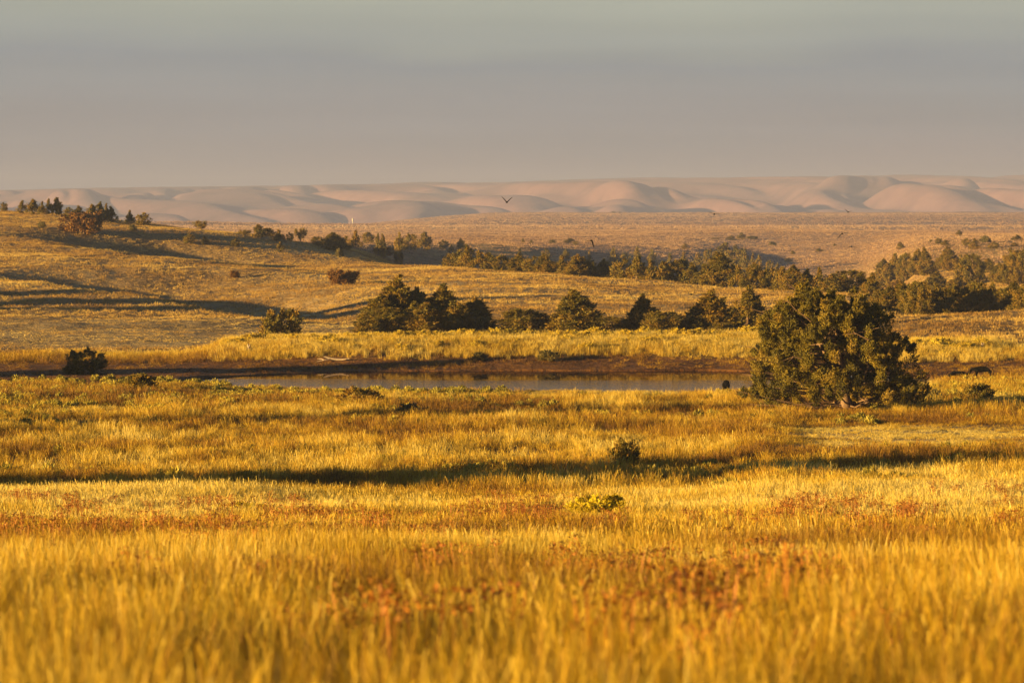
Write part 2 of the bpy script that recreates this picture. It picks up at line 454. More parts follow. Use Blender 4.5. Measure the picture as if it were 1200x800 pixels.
# breeze: ripples in broad bands lying along the pond, calm water along the far bank
mp2 = N.new('ShaderNodeMapping'); mp2.inputs['Scale'].default_value = (.03, .16, 1)
n2 = N.new('ShaderNodeTexNoise'); n2.inputs['Scale'].default_value = 1; n2.inputs['Detail'].default_value = 2
L.new(g.outputs['Position'], mp2.inputs[0]); L.new(mp2.outputs[0], n2.inputs['Vector'])
sx = N.new('ShaderNodeSeparateXYZ'); L.new(g.outputs['Position'], sx.inputs[0])
mr = N.new('ShaderNodeMapRange'); mr.inputs[1].default_value = 305; mr.inputs[2].default_value = 295; mr.inputs[3].default_value = -.3; mr.inputs[4].default_value = .5
L.new(sx.outputs['Y'], mr.inputs[0])
ad = N.new('ShaderNodeMath'); ad.operation = 'ADD'; L.new(n2.outputs[0], ad.inputs[0]); L.new(mr.outputs[0], ad.inputs[1])
rr = ramp(N, [(.45, (.02, .02, .02)), (.75, (1, 1, 1))]); L.new(ad.outputs[0], rr.inputs[0])
b = N.new('ShaderNodeBump'); b.inputs['Distance'].default_value = .008
L.new(rr.outputs[0], b.inputs['Strength']); L.new(n.outputs[0], b.inputs['Height']); gl = N.new('ShaderNodeBsdfGlossy'); gl.inputs['Color'].default_value = (.52, .49, .52, 1); gl.inputs['Roughness'].default_value = .02; L.new(b.outputs[0], gl.inputs['Normal'])
df = N.new('ShaderNodeBsdfDiffuse'); df.inputs['Color'].default_value = (.05, .035, .025, 1)
lw = N.new('ShaderNodeFresnel'); lw.inputs['IOR'].default_value = 1.33
wm = N.new('ShaderNodeMixShader'); L.new(lw.outputs[0], wm.inputs[0]); L.new(df.outputs[0], wm.inputs[1]); L.new(gl.outputs[0], wm.inputs[2])
L.new(wm.outputs[0], out.inputs[0]); nodes_unused = d; N.remove(d); M_water = m
wx = np.linspace(POND_C[0] - 30, POND_C[0] + 31, 160); wy = np.linspace(274, 320, 100)
WX, WY = np.meshgrid(wx, wy); wi = np.arange(WX.size).reshape(WX.shape)
wq = np.stack([wi[:-1, :-1], wi[:-1, 1:], wi[1:, 1:], wi[1:, :-1]], -1).reshape(-1, 4)
ff = pond_f(WX, WY).ravel()
wq = wq[(ff[wq].min(1) < 1.05)]
used = np.unique(wq); rem = np.full(WX.size, -1); rem[used] = np.arange(len(used))
tag(link('pond_water', mesh_np('pond_water', np.stack([WX.ravel()[used], WY.ravel()[used], np.zeros(len(used))], -1), rem[wq], 4, M_water)), kind='structure')

# ------------------------------------------------------------------ grass: tuft meshes, scattered
STRAW = [(0, (.060, .022, .002)), (.22, (.165, .068, .002)), (.42, (.30, .160, .003)), (.58, (.40, .240, .007)), (.78, (.47, .32, .038)), (1, (.53, .40, .12))]
M_grass = leaf_mat('dry_grass_blades', STRAW, .35, instancer=True, rough=.55)
M_plain = leaf_mat('far_plain_grass_blades', [(0, (.14, .072, .048)), (.35, (.22, .122, .074)), (.65, (.32, .192, .112)), (1, (.42, .275, .165))], .3, instancer=True)
M_hillgrass = leaf_mat('hill_grass_blades', [(0, (.065, .028, .006)), (.25, (.16, .078, .016)), (.45, (.275, .152, .034)), (.62, (.37, .22, .050)), (.8, (.45, .30, .07)), (1, (.52, .38, .13))], .3, instancer=True)
M_weed = leaf_mat('rust_seed_heads', [(0, (.10, .028, .004)), (.5, (.21, .065, .007)), (1, (.30, .125, .015))], .2, instancer=True)
M_green = leaf_mat('green_yellow_scrub', [(0, (.10, .085, .012)), (.45, (.24, .19, .022)), (.8, (.42, .31, .035)), (1, (.55, .42, .06))], .3, instancer=True)


def tuft(seed, n, h, spread, width, lean=.35, head=0.0, wisp=.25):
    """a bunch of blades: two quads each, drooping outwards; some carry a feathery head"""
    r = np.random.default_rng(seed); V = []; Q = []; T = []; k = 0
    for _ in range(n):
        a = r.uniform(0, 2 * math.pi); rad = spread * math.sqrt(r.uniform(0, 1))
        p0 = np.array([math.cos(a) * rad, math.sin(a) * rad, -.03])
        hh = h * r.uniform(.45, 1.1); l = lean * r.uniform(.2, 1.3) * hh
        b = a + r.normal(0, .9); dv = np.array([math.cos(b), math.sin(b), 0])
        p1 = p0 + dv * l * .3 + np.array([0, 0, hh * .55]); p2 = p0 + dv * l + np.array([0, 0, hh * (1 - .12 * r.uniform())])
        fa = r.uniform(0, math.pi); sv = np.array([math.cos(fa), math.sin(fa), 0]); w = width * r.uniform(.6, 1.3)
        wt = w * (.25 if r.uniform() > head else 1.35)
        tt = r.uniform(-wisp, wisp)
        V += [p0 - sv * w, p0 + sv * w, p1 - sv * w * .8, p1 + sv * w * .8, p2 - sv * wt, p2 + sv * wt]
        T += [tt, tt, tt, tt, tt + .08, tt + .08]
        Q += [[k, k + 1, k + 3, k + 2], [k + 2, k + 3, k + 5, k + 4]]; k += 6
    return np.array(V), np.array(Q), np.array(T)


def proto_collection(name, specs):
    c = bpy.data.collections.new(name)
    for i, (V, Q, T, mat) in enumerate(specs):
        o = bpy.data.objects.new('%s_%02d' % (name, i), mesh_np(name, V, Q, Q.shape[1], mat, False, tint=T)); c.objects.link(o)
    return c


def scatter(name, coll, X, Y, scale, which, tone, kind='stuff', zoff=0.0):
    n = len(X); Z = height(X, Y) + zoff
    me = bpy.data.meshes.new(name); me.vertices.add(n)
    me.vertices.foreach_set('co', np.stack([X, Y, Z], -1).astype(np.float32).ravel())
    def attr(nm, ty, f, v):
        a = me.attributes.new(nm, ty, 'POINT'); a.data.foreach_set(f, v)
    rot = np.zeros((n, 3), np.float32); rot[:, 2] = rng.uniform(0, 6.28, n); rot[:, 0] = rng.normal(0, .07, n); rot[:, 1] = rng.normal(.05, .07, n)
    attr('turn', 'FLOAT_VECTOR', 'vector', rot.ravel())
    attr('size', 'FLOAT_VECTOR', 'vector', np.asarray(scale, np.float32).ravel())
    attr('pick', 'INT', 'value', np.asarray(which, np.int32)); attr('tone', 'FLOAT', 'value', np.asarray(tone, np.float32))
    o = link(name, me)
    ng = bpy.data.node_groups.new(name + '_scatter', 'GeometryNodeTree')
    ng.interface.new_socket('Geometry', in_out='INPUT', socket_type='NodeSocketGeometry')
    ng.interface.new_socket('Geometry', in_out='OUTPUT', socket_type='NodeSocketGeometry')
    N, L = ng.nodes, ng.links
    gi = N.new('NodeGroupInput'); go = N.new('NodeGroupOutput')
    ci = N.new('GeometryNodeCollectionInfo'); ci.inputs['Collection'].default_value = coll
    ci.inputs['Separate Children'].default_value = True; ci.inputs['Reset Children'].default_value = True
    ip = N.new('GeometryNodeInstanceOnPoints'); ip.inputs['Pick Instance'].default_value = True
    def named(nm, ty):
        a = N.new('GeometryNodeInputNamedAttribute'); a.data_type = ty; a.inputs['Name'].default_value = nm; return a.outputs['Attribute']
    L.new(gi.outputs[0], ip.inputs['Points']); L.new(ci.outputs[0], ip.inputs['Instance'])
    L.new(named('pick', 'INT'), ip.inputs['Instance Index']); L.new(named('turn', 'FLOAT_VECTOR'), ip.inputs['Rotation'])
    L.new(named('size', 'FLOAT_VECTOR'), ip.inputs['Scale']); L.new(ip.outputs[0], go.inputs[0])
    md = o.modifiers.new('scatter', 'NODES'); md.node_group = ng
    tag(o, kind=kind)
    return o


near_specs = [(*tuft(100 + i, 96, .60, .14, .0013, .22, .35), M_grass) for i in range(5)] + \
             [(*tuft(120 + i, 70, .36, .15, .0015, .38, .1), M_grass) for i in range(3)]
mid_specs = [(*tuft(140 + i, 44, .46, .20, .0045, .32, .25), M_grass) for i in range(5)] + \
            [(*tuft(150 + i, 30, .30, .22, .0056, .6, .1), M_grass) for i in range(3)]
far_specs = [(*tuft(160 + i, 24, .36, .45, .018, .5, .1), M_hillgrass) for i in range(5)] + \
            [(*tuft(170 + i, 20, .20, .5, .020, .7, .0), M_hillgrass) for i in range(3)]
plain_specs = [(*tuft(260 + i, 18, .30, .6, .045, .7, .0), M_plain) for i in range(8)]
C_plain = proto_collection('plain_tuft', plain_specs)
C_near = proto_collection('near_tuft', near_specs); C_mid = proto_collection('mid_tuft', mid_specs); C_far = proto_collection('far_tuft', far_specs)


def weed(seed, n, h, mat_shift):
    """thin stalks under flat-topped seed heads"""
    r = np.random.default_rng(seed); V = []; Q = []; T = []; k = 0
    for _ in range(n):
        a = r.uniform(0, 6.28); rad = .10 * math.sqrt(r.uniform()); p0 = np.array([math.cos(a) * rad, math.sin(a) * rad, 0])
        hh = h * r.uniform(.75, 1.05); p1 = p0 * 2.0 + np.array([0, 0, hh]); fa = r.uniform(0, 3.1); s = np.array([math.cos(fa), math.sin(fa), 0]) * .004
        V += [p0 - s, p0 + s, p1 - s, p1 + s]; T += [.5] * 4; Q += [[k, k + 1, k + 3, k + 2]]; k += 4
        for _ in range(9):
            c_ = p1 + r.normal(0, 1, 3) * [.035, .035, .012]; e = r.normal(0, 1, 3); e /= np.linalg.norm(e); f = np.cross(e, [.3, .5, .8]); f /= np.linalg.norm(f)
            q = .013 * r.uniform(.6, 1.3); V += [c_ - e * q, c_ + f * q * .8, c_ + e * q, c_ - f * q * .8]; T += [r.uniform(0, 1)] * 4; Q += [[k, k + 1, k + 2, k + 3]]; k += 4
    return np.array(V), np.array(Q), np.array(T)


C_weed = proto_collection('weed_tuft', [(*weed(180 + i, 14, .55, 0), M_weed) for i in range(4)])


def fan_points(n, y0, y1, x0=-260, x1=1460, pad=6.0):
    # even per square metre between two depths inside the view fan (with a margin)
    u = rng.uniform(0, 1, n); k = F
    Y = np.sqrt(u * (y1 ** 2 - y0 ** 2) + y0 ** 2)
    lo = (x0 - 600) / F * Y - pad; hi = (x1 - 600) / F * Y + pad
    return lo + (hi - lo) * rng.uniform(0, 1, n), Y


def tone_of(X, Y):
    px = 600 + F * X / Y
    k = 1 - .15 * smooth(340, 480, Y)
    t = .47 + .34 * k * fbm(X / 5, Y / 8, 61, 3) + .34 * k * fbm(X / 17, Y / 15, 62, 3) + rng.normal(0, 1, len(X)) * (.10 - .065 * smooth(340, 480, Y))
    red = smooth(.05, .40, fbm(X / 9, Y / 12, 64, 3)) * smooth(140, 150, Y) * (1 - smooth(262, 280, Y))
    t = t - .36 * red + .30 * band(Y, 140, 155, 262, 275) * fbm(X / 2.0, Y / 3.2, 69, 2)
    t = t + .24 * band(Y, 92, 112, 134, 138)                          # the pale, even crest of the near field
    t = t - .30 * band(Y, 18, 28, 76, 98) * np.clip(.35 + 1.5 * fbm(X / 4, Y / 11, 63, 2), -.3, 1.2)
    t = t + .22 * band(Y, 262, 266, 276, 281) * smooth(590, 640, px) * (1 - smooth(800, 850, px))
    t = t + .36 * band(Y, 181, 190, 216, 226) * smooth(880, 960, px)
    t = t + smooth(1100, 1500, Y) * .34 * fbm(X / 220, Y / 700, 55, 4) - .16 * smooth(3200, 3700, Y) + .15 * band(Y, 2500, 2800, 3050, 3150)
    t = t + .03 * smooth(430, 540, Y)
    t = t + .18 * band(Y, 350, 366, 415, 450) * (1 - smooth(420, 520, px))
    return np.clip(t, .12, .95)


def keep_dry(X, Y, lim=1.06):
    return ~((pond_f(X, Y) < lim) & (Y > 262) & (Y < 325))


def wet_edge(X, Y):
    """1 where only short stubble grows: the mud flat"""
    px = 600 + F * X / Y
    a = band(Y, 290, 295, 325, 330); l = 1.3 * band(Y, 281, 288, 322, 330)
    return np.where(px < 290, l, np.where(px > 1060, band(Y, 297, 302, 324, 332), a))


def sc3(s, hfac): return np.stack([s, s, s * hfac], -1)


def add_grass(name, coll, n, y0, y1, smin, smax, pad=6, clump=True, **kw):
    X, Y = fan_points(n, y0, y1, pad=pad, **kw)
    dens = .62 + .55 * fbm(X / 2.6, Y / 3.4, 66, 3) if clump else np.ones(n)
    ok = keep_dry(X, Y) & (rng.uniform(0, 1, n) < np.clip(dens, .15, 1)) & (rng.uniform(0, 1, n) > .62 * wet_edge(X, Y))
    X, Y = X[ok], Y[ok]; m_ = len(X)
    zone = band(Y, 140, 155, 262, 275)
    hmod = 1 + (.35 + .25 * zone) * fbm(X / 5, Y / 7, 67, 3) + .45 * zone * fbm(X / 1.9, Y / 2.6, 68, 2) - .62 * wet_edge(X, Y)
    px = 600 + F * X / Y
    short = np.clip(band(Y, 181, 190, 216, 226) * smooth(880, 960, px) + band(Y, 262, 266, 276, 281) * smooth(590, 640, px) * (1 - smooth(800, 850, px))
                    + .8 * band(Y, 350, 366, 415, 450) * (1 - smooth(420, 520, px)), 0, 1)
    hmod = hmod * (1 - .8 * short) * (1 - .45 * band(Y, 262, 270, 284, 290) * (px > 250) * (px < 890))
    s = rng.uniform(smin, smax, m_)
    return scatter(name, coll, X, Y, sc3(s, np.clip(hmod, .25, 1.5)), rng.integers(0, 8, m_), tone_of(X, Y) - .36 * np.clip(wet_edge(X, Y), 0, 1))


add_grass('foreground_grass', C_near, 34000, 7, 62, .8, 1.35, pad=3)
add_grass('meadow_grass', C_mid, 62000, 58, 140, .85, 1.4, pad=5)
add_grass('lower_meadow_grass', C_mid, 140000, 136, 345, .9, 1.6, pad=8)
n = 32000
X = rng.uniform(-27, 46, n); Y = rng.uniform(322, 354, n); px = 600 + F * X / Y
edge_ = smooth(225, 330, px) * (1 - smooth(885, 930, px)) + smooth(1040, 1075, px) * (1 - smooth(1120, 1190, px))
ok = (rng.uniform(0, 1, n) < edge_) & (rng.uniform(0, 1, n) < smooth(325, 331, Y + 3.0 * fbm(X / 4, Y / 4, 91, 2)))
X, Y = X[ok], Y[ok]
scatter('bank_grass', C_mid, X, Y, sc3(rng.uniform(.9, 1.5, len(X)), rng.uniform(.9, 1.5, len(X))), rng.integers(0, 8, len(X)), np.clip(.70 + .25 * fbm(X / 4, Y / 4, 92, 3) + rng.normal(0, .08, len(X)), .2, .95))
add_grass('hill_grass', C_far, 290000, 335, 900, .5, 1.05, pad=20)
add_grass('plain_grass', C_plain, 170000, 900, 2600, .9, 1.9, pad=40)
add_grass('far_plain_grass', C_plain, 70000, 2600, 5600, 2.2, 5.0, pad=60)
n = 4200; X, Y = fan_points(n, 16, 125, pad=3)
ok = fbm(X / 2.2, Y / 5, 81, 3) > .14; X, Y = X[ok], Y[ok]
scatter('rusty_weeds', C_weed, X, Y, sc3(rng.uniform(.8, 1.3, len(X)), rng.uniform(.8, 1.15, len(X))), rng.integers(0, 4, len(X)), rng.uniform(-.2, .3, len(X)))


# low green-yellow scrub that speckles the lower meadow: too many and too mixed with the grass to count
def scrub(seed, n, h, w, leaf):
    r = np.random.default_rng(seed)
    th = r.uniform(0, 6.28, n); u = r.uniform(0, 1, n) ** .5; zz = r.uniform(0, 1, n)
    rad = w * u * np.sqrt(1 - .7 * zz ** 2); c_ = np.stack([np.cos(th) * rad, np.sin(th) * rad, h * zz * (1.05 - .4 * u)], -1)
    ax = r.normal(0, .6, (n, 3)) + np.stack([np.cos(th) * .5, np.sin(th) * .5, np.full(n, .9)], -1); ax /= np.linalg.norm(ax, axis=1)[:, None]
    sd = np.cross(ax, r.normal(0, 1, (n, 3))); sd /= np.linalg.norm(sd, axis=1)[:, None]
    l = leaf * r.uniform(.6, 1.5, n)[:, None]
    V = np.stack([c_ - sd * l * .22, c_ + sd * l * .22, c_ + ax * l + sd * l * .12, c_ + ax * l - sd * l * .12], 1).reshape(-1, 3)
    return V, np.arange(4 * n).reshape(n, 4), np.repeat(r.uniform(-.2, .25, n), 4)


C_scrub = proto_collection('scrub_tuft', [(*scrub(200 + i, 230, .42, .38, .12), M_green) for i in range(4)])
n = 9000; X, Y = fan_points(n, 140, 292, pad=8)
px = 600 + F * X / Y
ok = (fbm(X / 7, Y / 8, 83, 3) + .9 * smooth(235, 265, Y) + .3 * smooth(840, 900, px) * smooth(200, 240, Y) > .42) & keep_dry(X, Y, 1.1) & ~((px > 600) & (px < 840) & (Y > 262) & (Y < 280)) \
     & ~((px > 880) & (Y > 196) & (Y < 220))
X, Y = X[ok], Y[ok]
scatter('meadow_scrub', C_scrub, X, Y, sc3(rng.uniform(.5, 1.15, len(X)), rng.uniform(.8, 1.2, len(X))), rng.integers(0, 4, len(X)),
        np.clip(.45 + .35 * fbm(X / 9, Y / 9, 84, 3) + rng.normal(0, .1, len(X)), .1, .9))


# ------------------------------------------------------------------ junipers
def crown_mesh(seed, H, Wd, shape, lobes, per, leaf, clear=.05, squash=1.0, spires=3, lobe_r=.17, holes=.12):
    r = np.random.default_rng(seed); ph = r.uniform(0, 6.28, 6)
    def env(t, a):
        if shape == 'cone': e = (1 - t) ** .92 * smooth(-.10, .18, t) * 1.08
        elif shape == 'round': e = np.sqrt(np.clip(1 - ((t - .42) / .60) ** 2, 0, 1))
        elif shape == 'broad': e = np.clip(1 - np.abs((t - .30) / .72) ** 2.4, 0, 1) ** .6
        elif shape == 'umbrella': e = np.sqrt(np.clip(1 - ((t - .62) / .45) ** 2, 0, 1))
        else: e = (1 - t) ** .62 * smooth(-.05, .2, t)
        return e * (1 + .16 * np.sin(a * 2 + ph[0]) + .13 * np.sin(a * 3 + ph[1] + 4 * t) + .10 * np.sin(a * 5 + ph[2] - 7 * t))
    C, Rl = [], []
    while len(C) < lobes:
        t = r.uniform(0, 1); a = r.uniform(0, 6.28); e = float(env(np.array(t), a))
        if r.uniform() > e + .12: continue
        if len(C) > 6 and math.sin(a * 3 + ph[3] + 5 * t) * math.sin(7 * t + ph[4]) > 1 - holes * 2.2: continue
        q = e * Wd / 2 * (r.uniform(.25, 1) ** .5) * .9
        C.append([math.cos(a) * q, math.sin(a) * q, H * (clear + (1 - clear) * t * .93)])
        Rl.append(Wd * lobe_r * r.uniform(.6, 1.2) * (.55 + .6 * min(1, e)))
    if shape in ('cone', 'tall'):            # a leading shoot up the middle gives the crown its point
        for k, t in enumerate(np.linspace(.35, 1.0, 12)):
            C[k] = [r.normal(0, .02) * Wd, r.normal(0, .02) * Wd, H * (clear + (1 - clear) * t * .97)]; Rl[k] = Wd * lobe_r * (1.25 - .75 * t)
    C = np.array(C); Rl = np.array(Rl); lt = r.uniform(.15, .85, lobes)
    n = per
    d = r.normal(0, 1, (lobes, n, 3)); d /= np.linalg.norm(d, axis=2)[..., None]
    rad = r.uniform(.25, 1, (lobes, n)) ** .45
    pos = C[:, None] + d * (Rl[:, None] * rad)[..., None] * np.array([1, 1, 1.25])
    axis = d * .45 + np.array([0, 0, .85]) + r.normal(0, .35, (lobes, n, 3))
    tint = lt[:, None] + r.normal(0, .12, (lobes, n)) + .0 * rad
    P = [pos.reshape(-1, 3)]; A = [axis.reshape(-1, 3)]; T = [tint.ravel()]; O = [d.reshape(-1, 3)]
    # plumes: short spires that break the outline
    if spires:
        m_ = max(4, n // 6)
        out = C.copy(); out[:, 2] = 0; out /= (np.linalg.norm(out, axis=1)[:, None] + .2)
        for s in range(spires):
            dirn = out * r.uniform(.1, .8, (lobes, 1)) + np.array([0, 0, 1.0]) + r.normal(0, .35, (lobes, 3)); dirn /= np.linalg.norm(dirn, axis=1)[:, None]
            f = r.uniform(.4, 1.0, (lobes, m_)); ln = Rl * r.uniform(1.2, 2.1, lobes)
            pp = C[:, None] + dirn[:, None] * (f * ln[:, None])[..., None] + r.normal(0, 1, (lobes, m_, 3)) * (Rl[:, None] * .20 * (1.15 - f))[..., None]
            O.append((out[:, None] + r.normal(0, .4, (lobes, m_, 3))).reshape(-1, 3)); P.append(pp.reshape(-1, 3)); A.append((dirn[:, None] + r.normal(0, .5, (lobes, m_, 3))).reshape(-1, 3)); T.append((lt[:, None] + r.normal(.06, .1, (lobes, m_))).ravel())
    P = np.concatenate(P); A = np.concatenate(A); T = np.concatenate(T); O = np.concatenate(O)
    P[:, 2] = np.maximum(P[:, 2], .02 * H)
    A /= np.linalg.norm(A, axis=1)[:, None]
    S = np.cross(A, O + r.normal(0, .45, A.shape)); S /= np.linalg.norm(S, axis=1)[:, None]
    l = (leaf * r.uniform(.6, 1.5, len(P)))[:, None]
    V = np.stack([P - S * l * .30, P + S * l * .30, P + A * l], 1).reshape(-1, 3)
    return V, np.arange(3 * len(P)).reshape(-1, 3), np.clip(np.repeat(T, 3), 0, 1), C


def trunk_tubes(seed, H, Wd, C, r0, stems=1, reach=.8, limbs=10):
    r = np.random.default_rng(seed + 900); tm = TubeMesh()
    for s in range(stems):
        a = r.uniform(0, 6.28); off = 0 if stems == 1 else r0 * 1.1
        base = np.array([math.cos(a + s * 6.28 / stems) * off, math.sin(a + s * 6.28 / stems) * off, -.25])
        top = np.array([r.normal(0, .08) * Wd + base[0] * 2, r.normal(0, .08) * Wd + base[1] * 2, H * reach * r.uniform(.8, 1)])
        ts = np.linspace(0, 1, 8); path = base + (top - base) * ts[:, None] + np.cumsum(r.normal(0, .02 * Wd, (8, 3)) * np.array([1, 1, 0]), 0) * ts[:, None]
        rr = r0 / math.sqrt(stems) * np.array([1.5, 1.1, .95, .8, .62, .45, .28, .12])
        tm.add(path, rr, 9)
        sel = r.permutation(len(C))[:limbs]
        for k in sel:
            c_ = C[k]; i = int(np.clip(np.searchsorted(path[:, 2], c_[2] - .25 * H * r.uniform(.4, 1)), 1, 6)); p = path[i]
            mid = (p + c_) / 2 + np.array([0, 0, -.04 * H]) + r.normal(0, .03 * H, 3)
            q = rr[i] * .5
            tm.add([p, mid, c_, c_ + (c_ - mid) * .3], [q, q * .7, q * .4, q * .12], 5)
    return tm.arrays()


PROTO = {}


def proto(kind, i):
    key = (kind, i)
    if key in PROTO: return PROTO[key]
    H = 6.0; s = 1000 + 37 * i + {'mid': 0, 'far': 400, 'bush': 800, 'umb': 1200, 'ribbon': 1600, 'sage': 2000, 'brush': 2400, 'flower': 2800, 'twig': 3200}[kind]
    if kind == 'mid':
        sh = ['cone', 'tall', 'tall', 'cone', 'tall', 'round'][i % 6]; Wd = 4.5
        V, Fc, T, C = crown_mesh(s, H, Wd, sh, 150, 78, .17, .03, lobe_r=.095, spires=6, holes=.2); tv, tf = trunk_tubes(s, H, Wd, C, .16)
        mats = (M_leaf, M_bark)
    elif kind == 'far':
        sh = ['cone', 'round', 'tall', 'cone', 'tall', 'round'][i % 6]; Wd = 4.5
        V, Fc, T, C = crown_mesh(s, H, Wd, sh, 40, 55, .33, .03, lobe_r=.145, spires=5); tv, tf = trunk_tubes(s, H, Wd, C, .16, limbs=4)
        mats = (M_leaf, M_bark)
    elif kind == 'umb':
        Wd = 6.5; V, Fc, T, C = crown_mesh(s, H, Wd, 'umbrella', 34, 90, .32, .22, lobe_r=.14, spires=2); tv, tf = trunk_tubes(s, H, Wd, C, .17, limbs=8)
        mats = (M_leaf, M_bark)
    elif kind == 'bush':
        Wd = 7.0; V, Fc, T, C = crown_mesh(s, H, Wd, 'round', 36, 90, .42, .02, lobe_r=.14, spires=4); tv, tf = trunk_tubes(s, H, Wd, C, .22, stems=3, limbs=6)
        mats = (M_leaf, M_bark)
    elif kind == 'ribbon':       # rusty rounded bush on its own stem
        Wd = 8.0; V, Fc, T, C = crown_mesh(s, H, Wd, 'round', 54, 110, .50, .22 if i == 0 else .02, lobe_r=.12, spires=4); tv, tf = trunk_tubes(s, H, Wd, C, .3, stems=2, limbs=8)
        mats = (M_rust, M_dead if i == 0 else M_bark)
    elif kind == 'twig':         # open, ragged shrub
        Wd = 8.0; V, Fc, T, C = crown_mesh(s, H, Wd, 'round', 32, 90, .50, .04, lobe_r=.11, spires=5); tv, tf = trunk_tubes(s, H, Wd, C, .2, stems=4, limbs=7)
        mats = (M_leaf, M_bark)
    elif kind == 'sage':
        Wd = 9.0; V, Fc, T, C = crown_mesh(s, H, Wd, 'round', 30, 80, .7, .02, lobe_r=.13, spires=3); tv, tf = trunk_tubes(s, H, Wd, C, .2, stems=3, limbs=5)
        mats = (M_sage, M_bark)
    elif kind == 'brush':
        Wd = 8.0; V, Fc, T, C = crown_mesh(s, H, Wd, 'broad', 30, 90, .62, .02, lobe_r=.15, spires=4); tv, tf = trunk_tubes(s, H, Wd, C, .2, stems=3, limbs=5)
        mats = (M_brush, M_bark)
    else:
        Wd = 9.0; V, Fc, T, C = crown_mesh(s, H, Wd, 'broad', 90, 60, .34, .35, lobe_r=.065, spires=5); tv, tf = trunk_tubes(s, H, Wd, C, .15, stems=4, limbs=10)
        mats = (M_flower, M_bark)
    crown = mesh_np('crown', V, Fc, 3, mats[0], False, tint=T)
    trunk = mesh_np('trunk', tv, tf, 4, mats[1], True)
    # the same two joined for copies too small to show parts
    tri = np.concatenate([tf[:, :3], tf[:, [0, 2, 3]]]) + len(V)
    both = mesh_np('tree', np.concatenate([V, tv]), np.concatenate([Fc, tri]), 3, list(mats), False,
                   matidx=np.concatenate([np.zeros(len(Fc)), np.ones(len(tri))]), tint=np.concatenate([T, np.zeros(len(tv))]))
    q = V[:, :2]; ext = np.percentile(np.abs(q), 97) * 2
    PROTO[key] = (crown, trunk, both, float(np.percentile(V[:, 2], 99.5)), float(ext))
    return PROTO[key]


FIRST = {}


def grow(name, kind, i, px, ytop, wpx, label, cat='tree', group=None, Y=None, ybase=None, parts=True, lean=0.0):
    if Y is None:
        Y = depth_of(px, ybase)
        if Y is None: raise RuntimeError('no ground under %s' % label)
    crown, trunk, both, H, Wd = proto(kind, i)
    g0 = ground_at(px, Y); top = HC - (ytop - YH) / F * Y
    h = max(.3, top - g0); w = wpx / F * Y
    loc = ((px - 600) / F * Y, Y, g0 - .03)
    sc_ = (w / Wd, w / Wd, h / H); rz = rng.uniform(0, 6.28)
    key = (kind, i, parts)
    if not parts:
        o = FIRST[key].copy() if key in FIRST else bpy.data.objects.new(name, both)
        o.name = name; COL.objects.link(o); FIRST.setdefault(key, o); o.parent = None
    else:
        o = bpy.data.objects.new(name, None); COL.objects.link(o); o.empty_display_size = .5
        if key in FIRST:
            kids = [k.copy() for k in FIRST[key]]
            for k in kids: COL.objects.link(k); k.parent = o
        else:
            FIRST[key] = [link('crown', crown, o), link('trunk', trunk, o)]
    for k_ in ('label', 'category', 'group'):
        if k_ in o: del o[k_]
    o.location = loc; o.rotation_euler = (rng.normal(0, .03), lean + rng.normal(0, .03), rz); o.scale = sc_
    tag(o, label, cat, group)
    return o


exec_list = []
G_ROW = 'junipers in the row behind the pond bank'
for a in [
    ('mid', 3, 467, 326, 62, 393, 'tallest juniper of the dense clump behind the left pond bank'),
    ('mid', 1, 447, 346, 42, 391, 'juniper leaning against the left side of the tallest in the dense clump'),
    ('mid', 4, 489, 339, 44, 395, 'pointed juniper against the right side of the tallest in the dense clump'),
    ('mid', 0, 520, 335, 56, 394, 'olive lit second-tallest juniper on the right of the dense clump'),
    ('mid', 2, 436, 368, 36, 388, 'low dark juniper at the left foot of the dense clump'),
    ('mid', 5, 466, 361, 54, 383, 'low brownish juniper in front of the tallest in the dense clump'),
    ('mid', 1, 500, 356, 48, 382, 'low juniper in front of the right half of the dense clump'),
    ('mid', 4, 537, 356, 36, 386, 'small juniper between the second-tallest and the nearly black one'),
    ('mid', 4, 557, 350, 48, 400, 'nearly black juniper in shade at the right end of the dense clump'),
    ('mid', 5, 614, 362, 52, 386, 'small bushy juniper standing alone right of the dense clump'),
    ('mid', 1, 676, 341, 58, 384, 'brown-olive juniper with several blunt tops, right of the small bushy one'),
    ('mid', 2, 641, 374, 30, 390, 'low shaded juniper tucked between the bushy one and the blunt-topped one'),
    ('mid', 5, 716, 371, 56, 398, 'low black shaded juniper right of the blunt-topped one'),
    ('mid', 0, 755, 346, 40, 388, 'reddish brown rounded cone of a juniper behind the mid pond bank'),
    ('mid', 5, 779, 365, 42, 380, 'low spreading juniper with bare twigs in front of the reddish cone'),
    ('mid', 3, 834, 341, 54, 391, 'pointed juniper with a dark right half left of the big old juniper'),
    ('mid', 2, 816, 370, 38, 381, 'low brown juniper at the left foot of the pointed one'),
    ('mid', 5, 846, 378, 34, 379, 'small ragged juniper at the right foot of the pointed one'),
    ('mid', 3, 876, 337, 44, 404, 'pointed juniper partly hidden by the left edge of the big old juniper'),
]:
    kind, i, px, yt, w, Y, lab = a
    grow('juniper_tree', kind, i, px, yt, w * 1.12, lab, group=G_ROW, Y=Y)

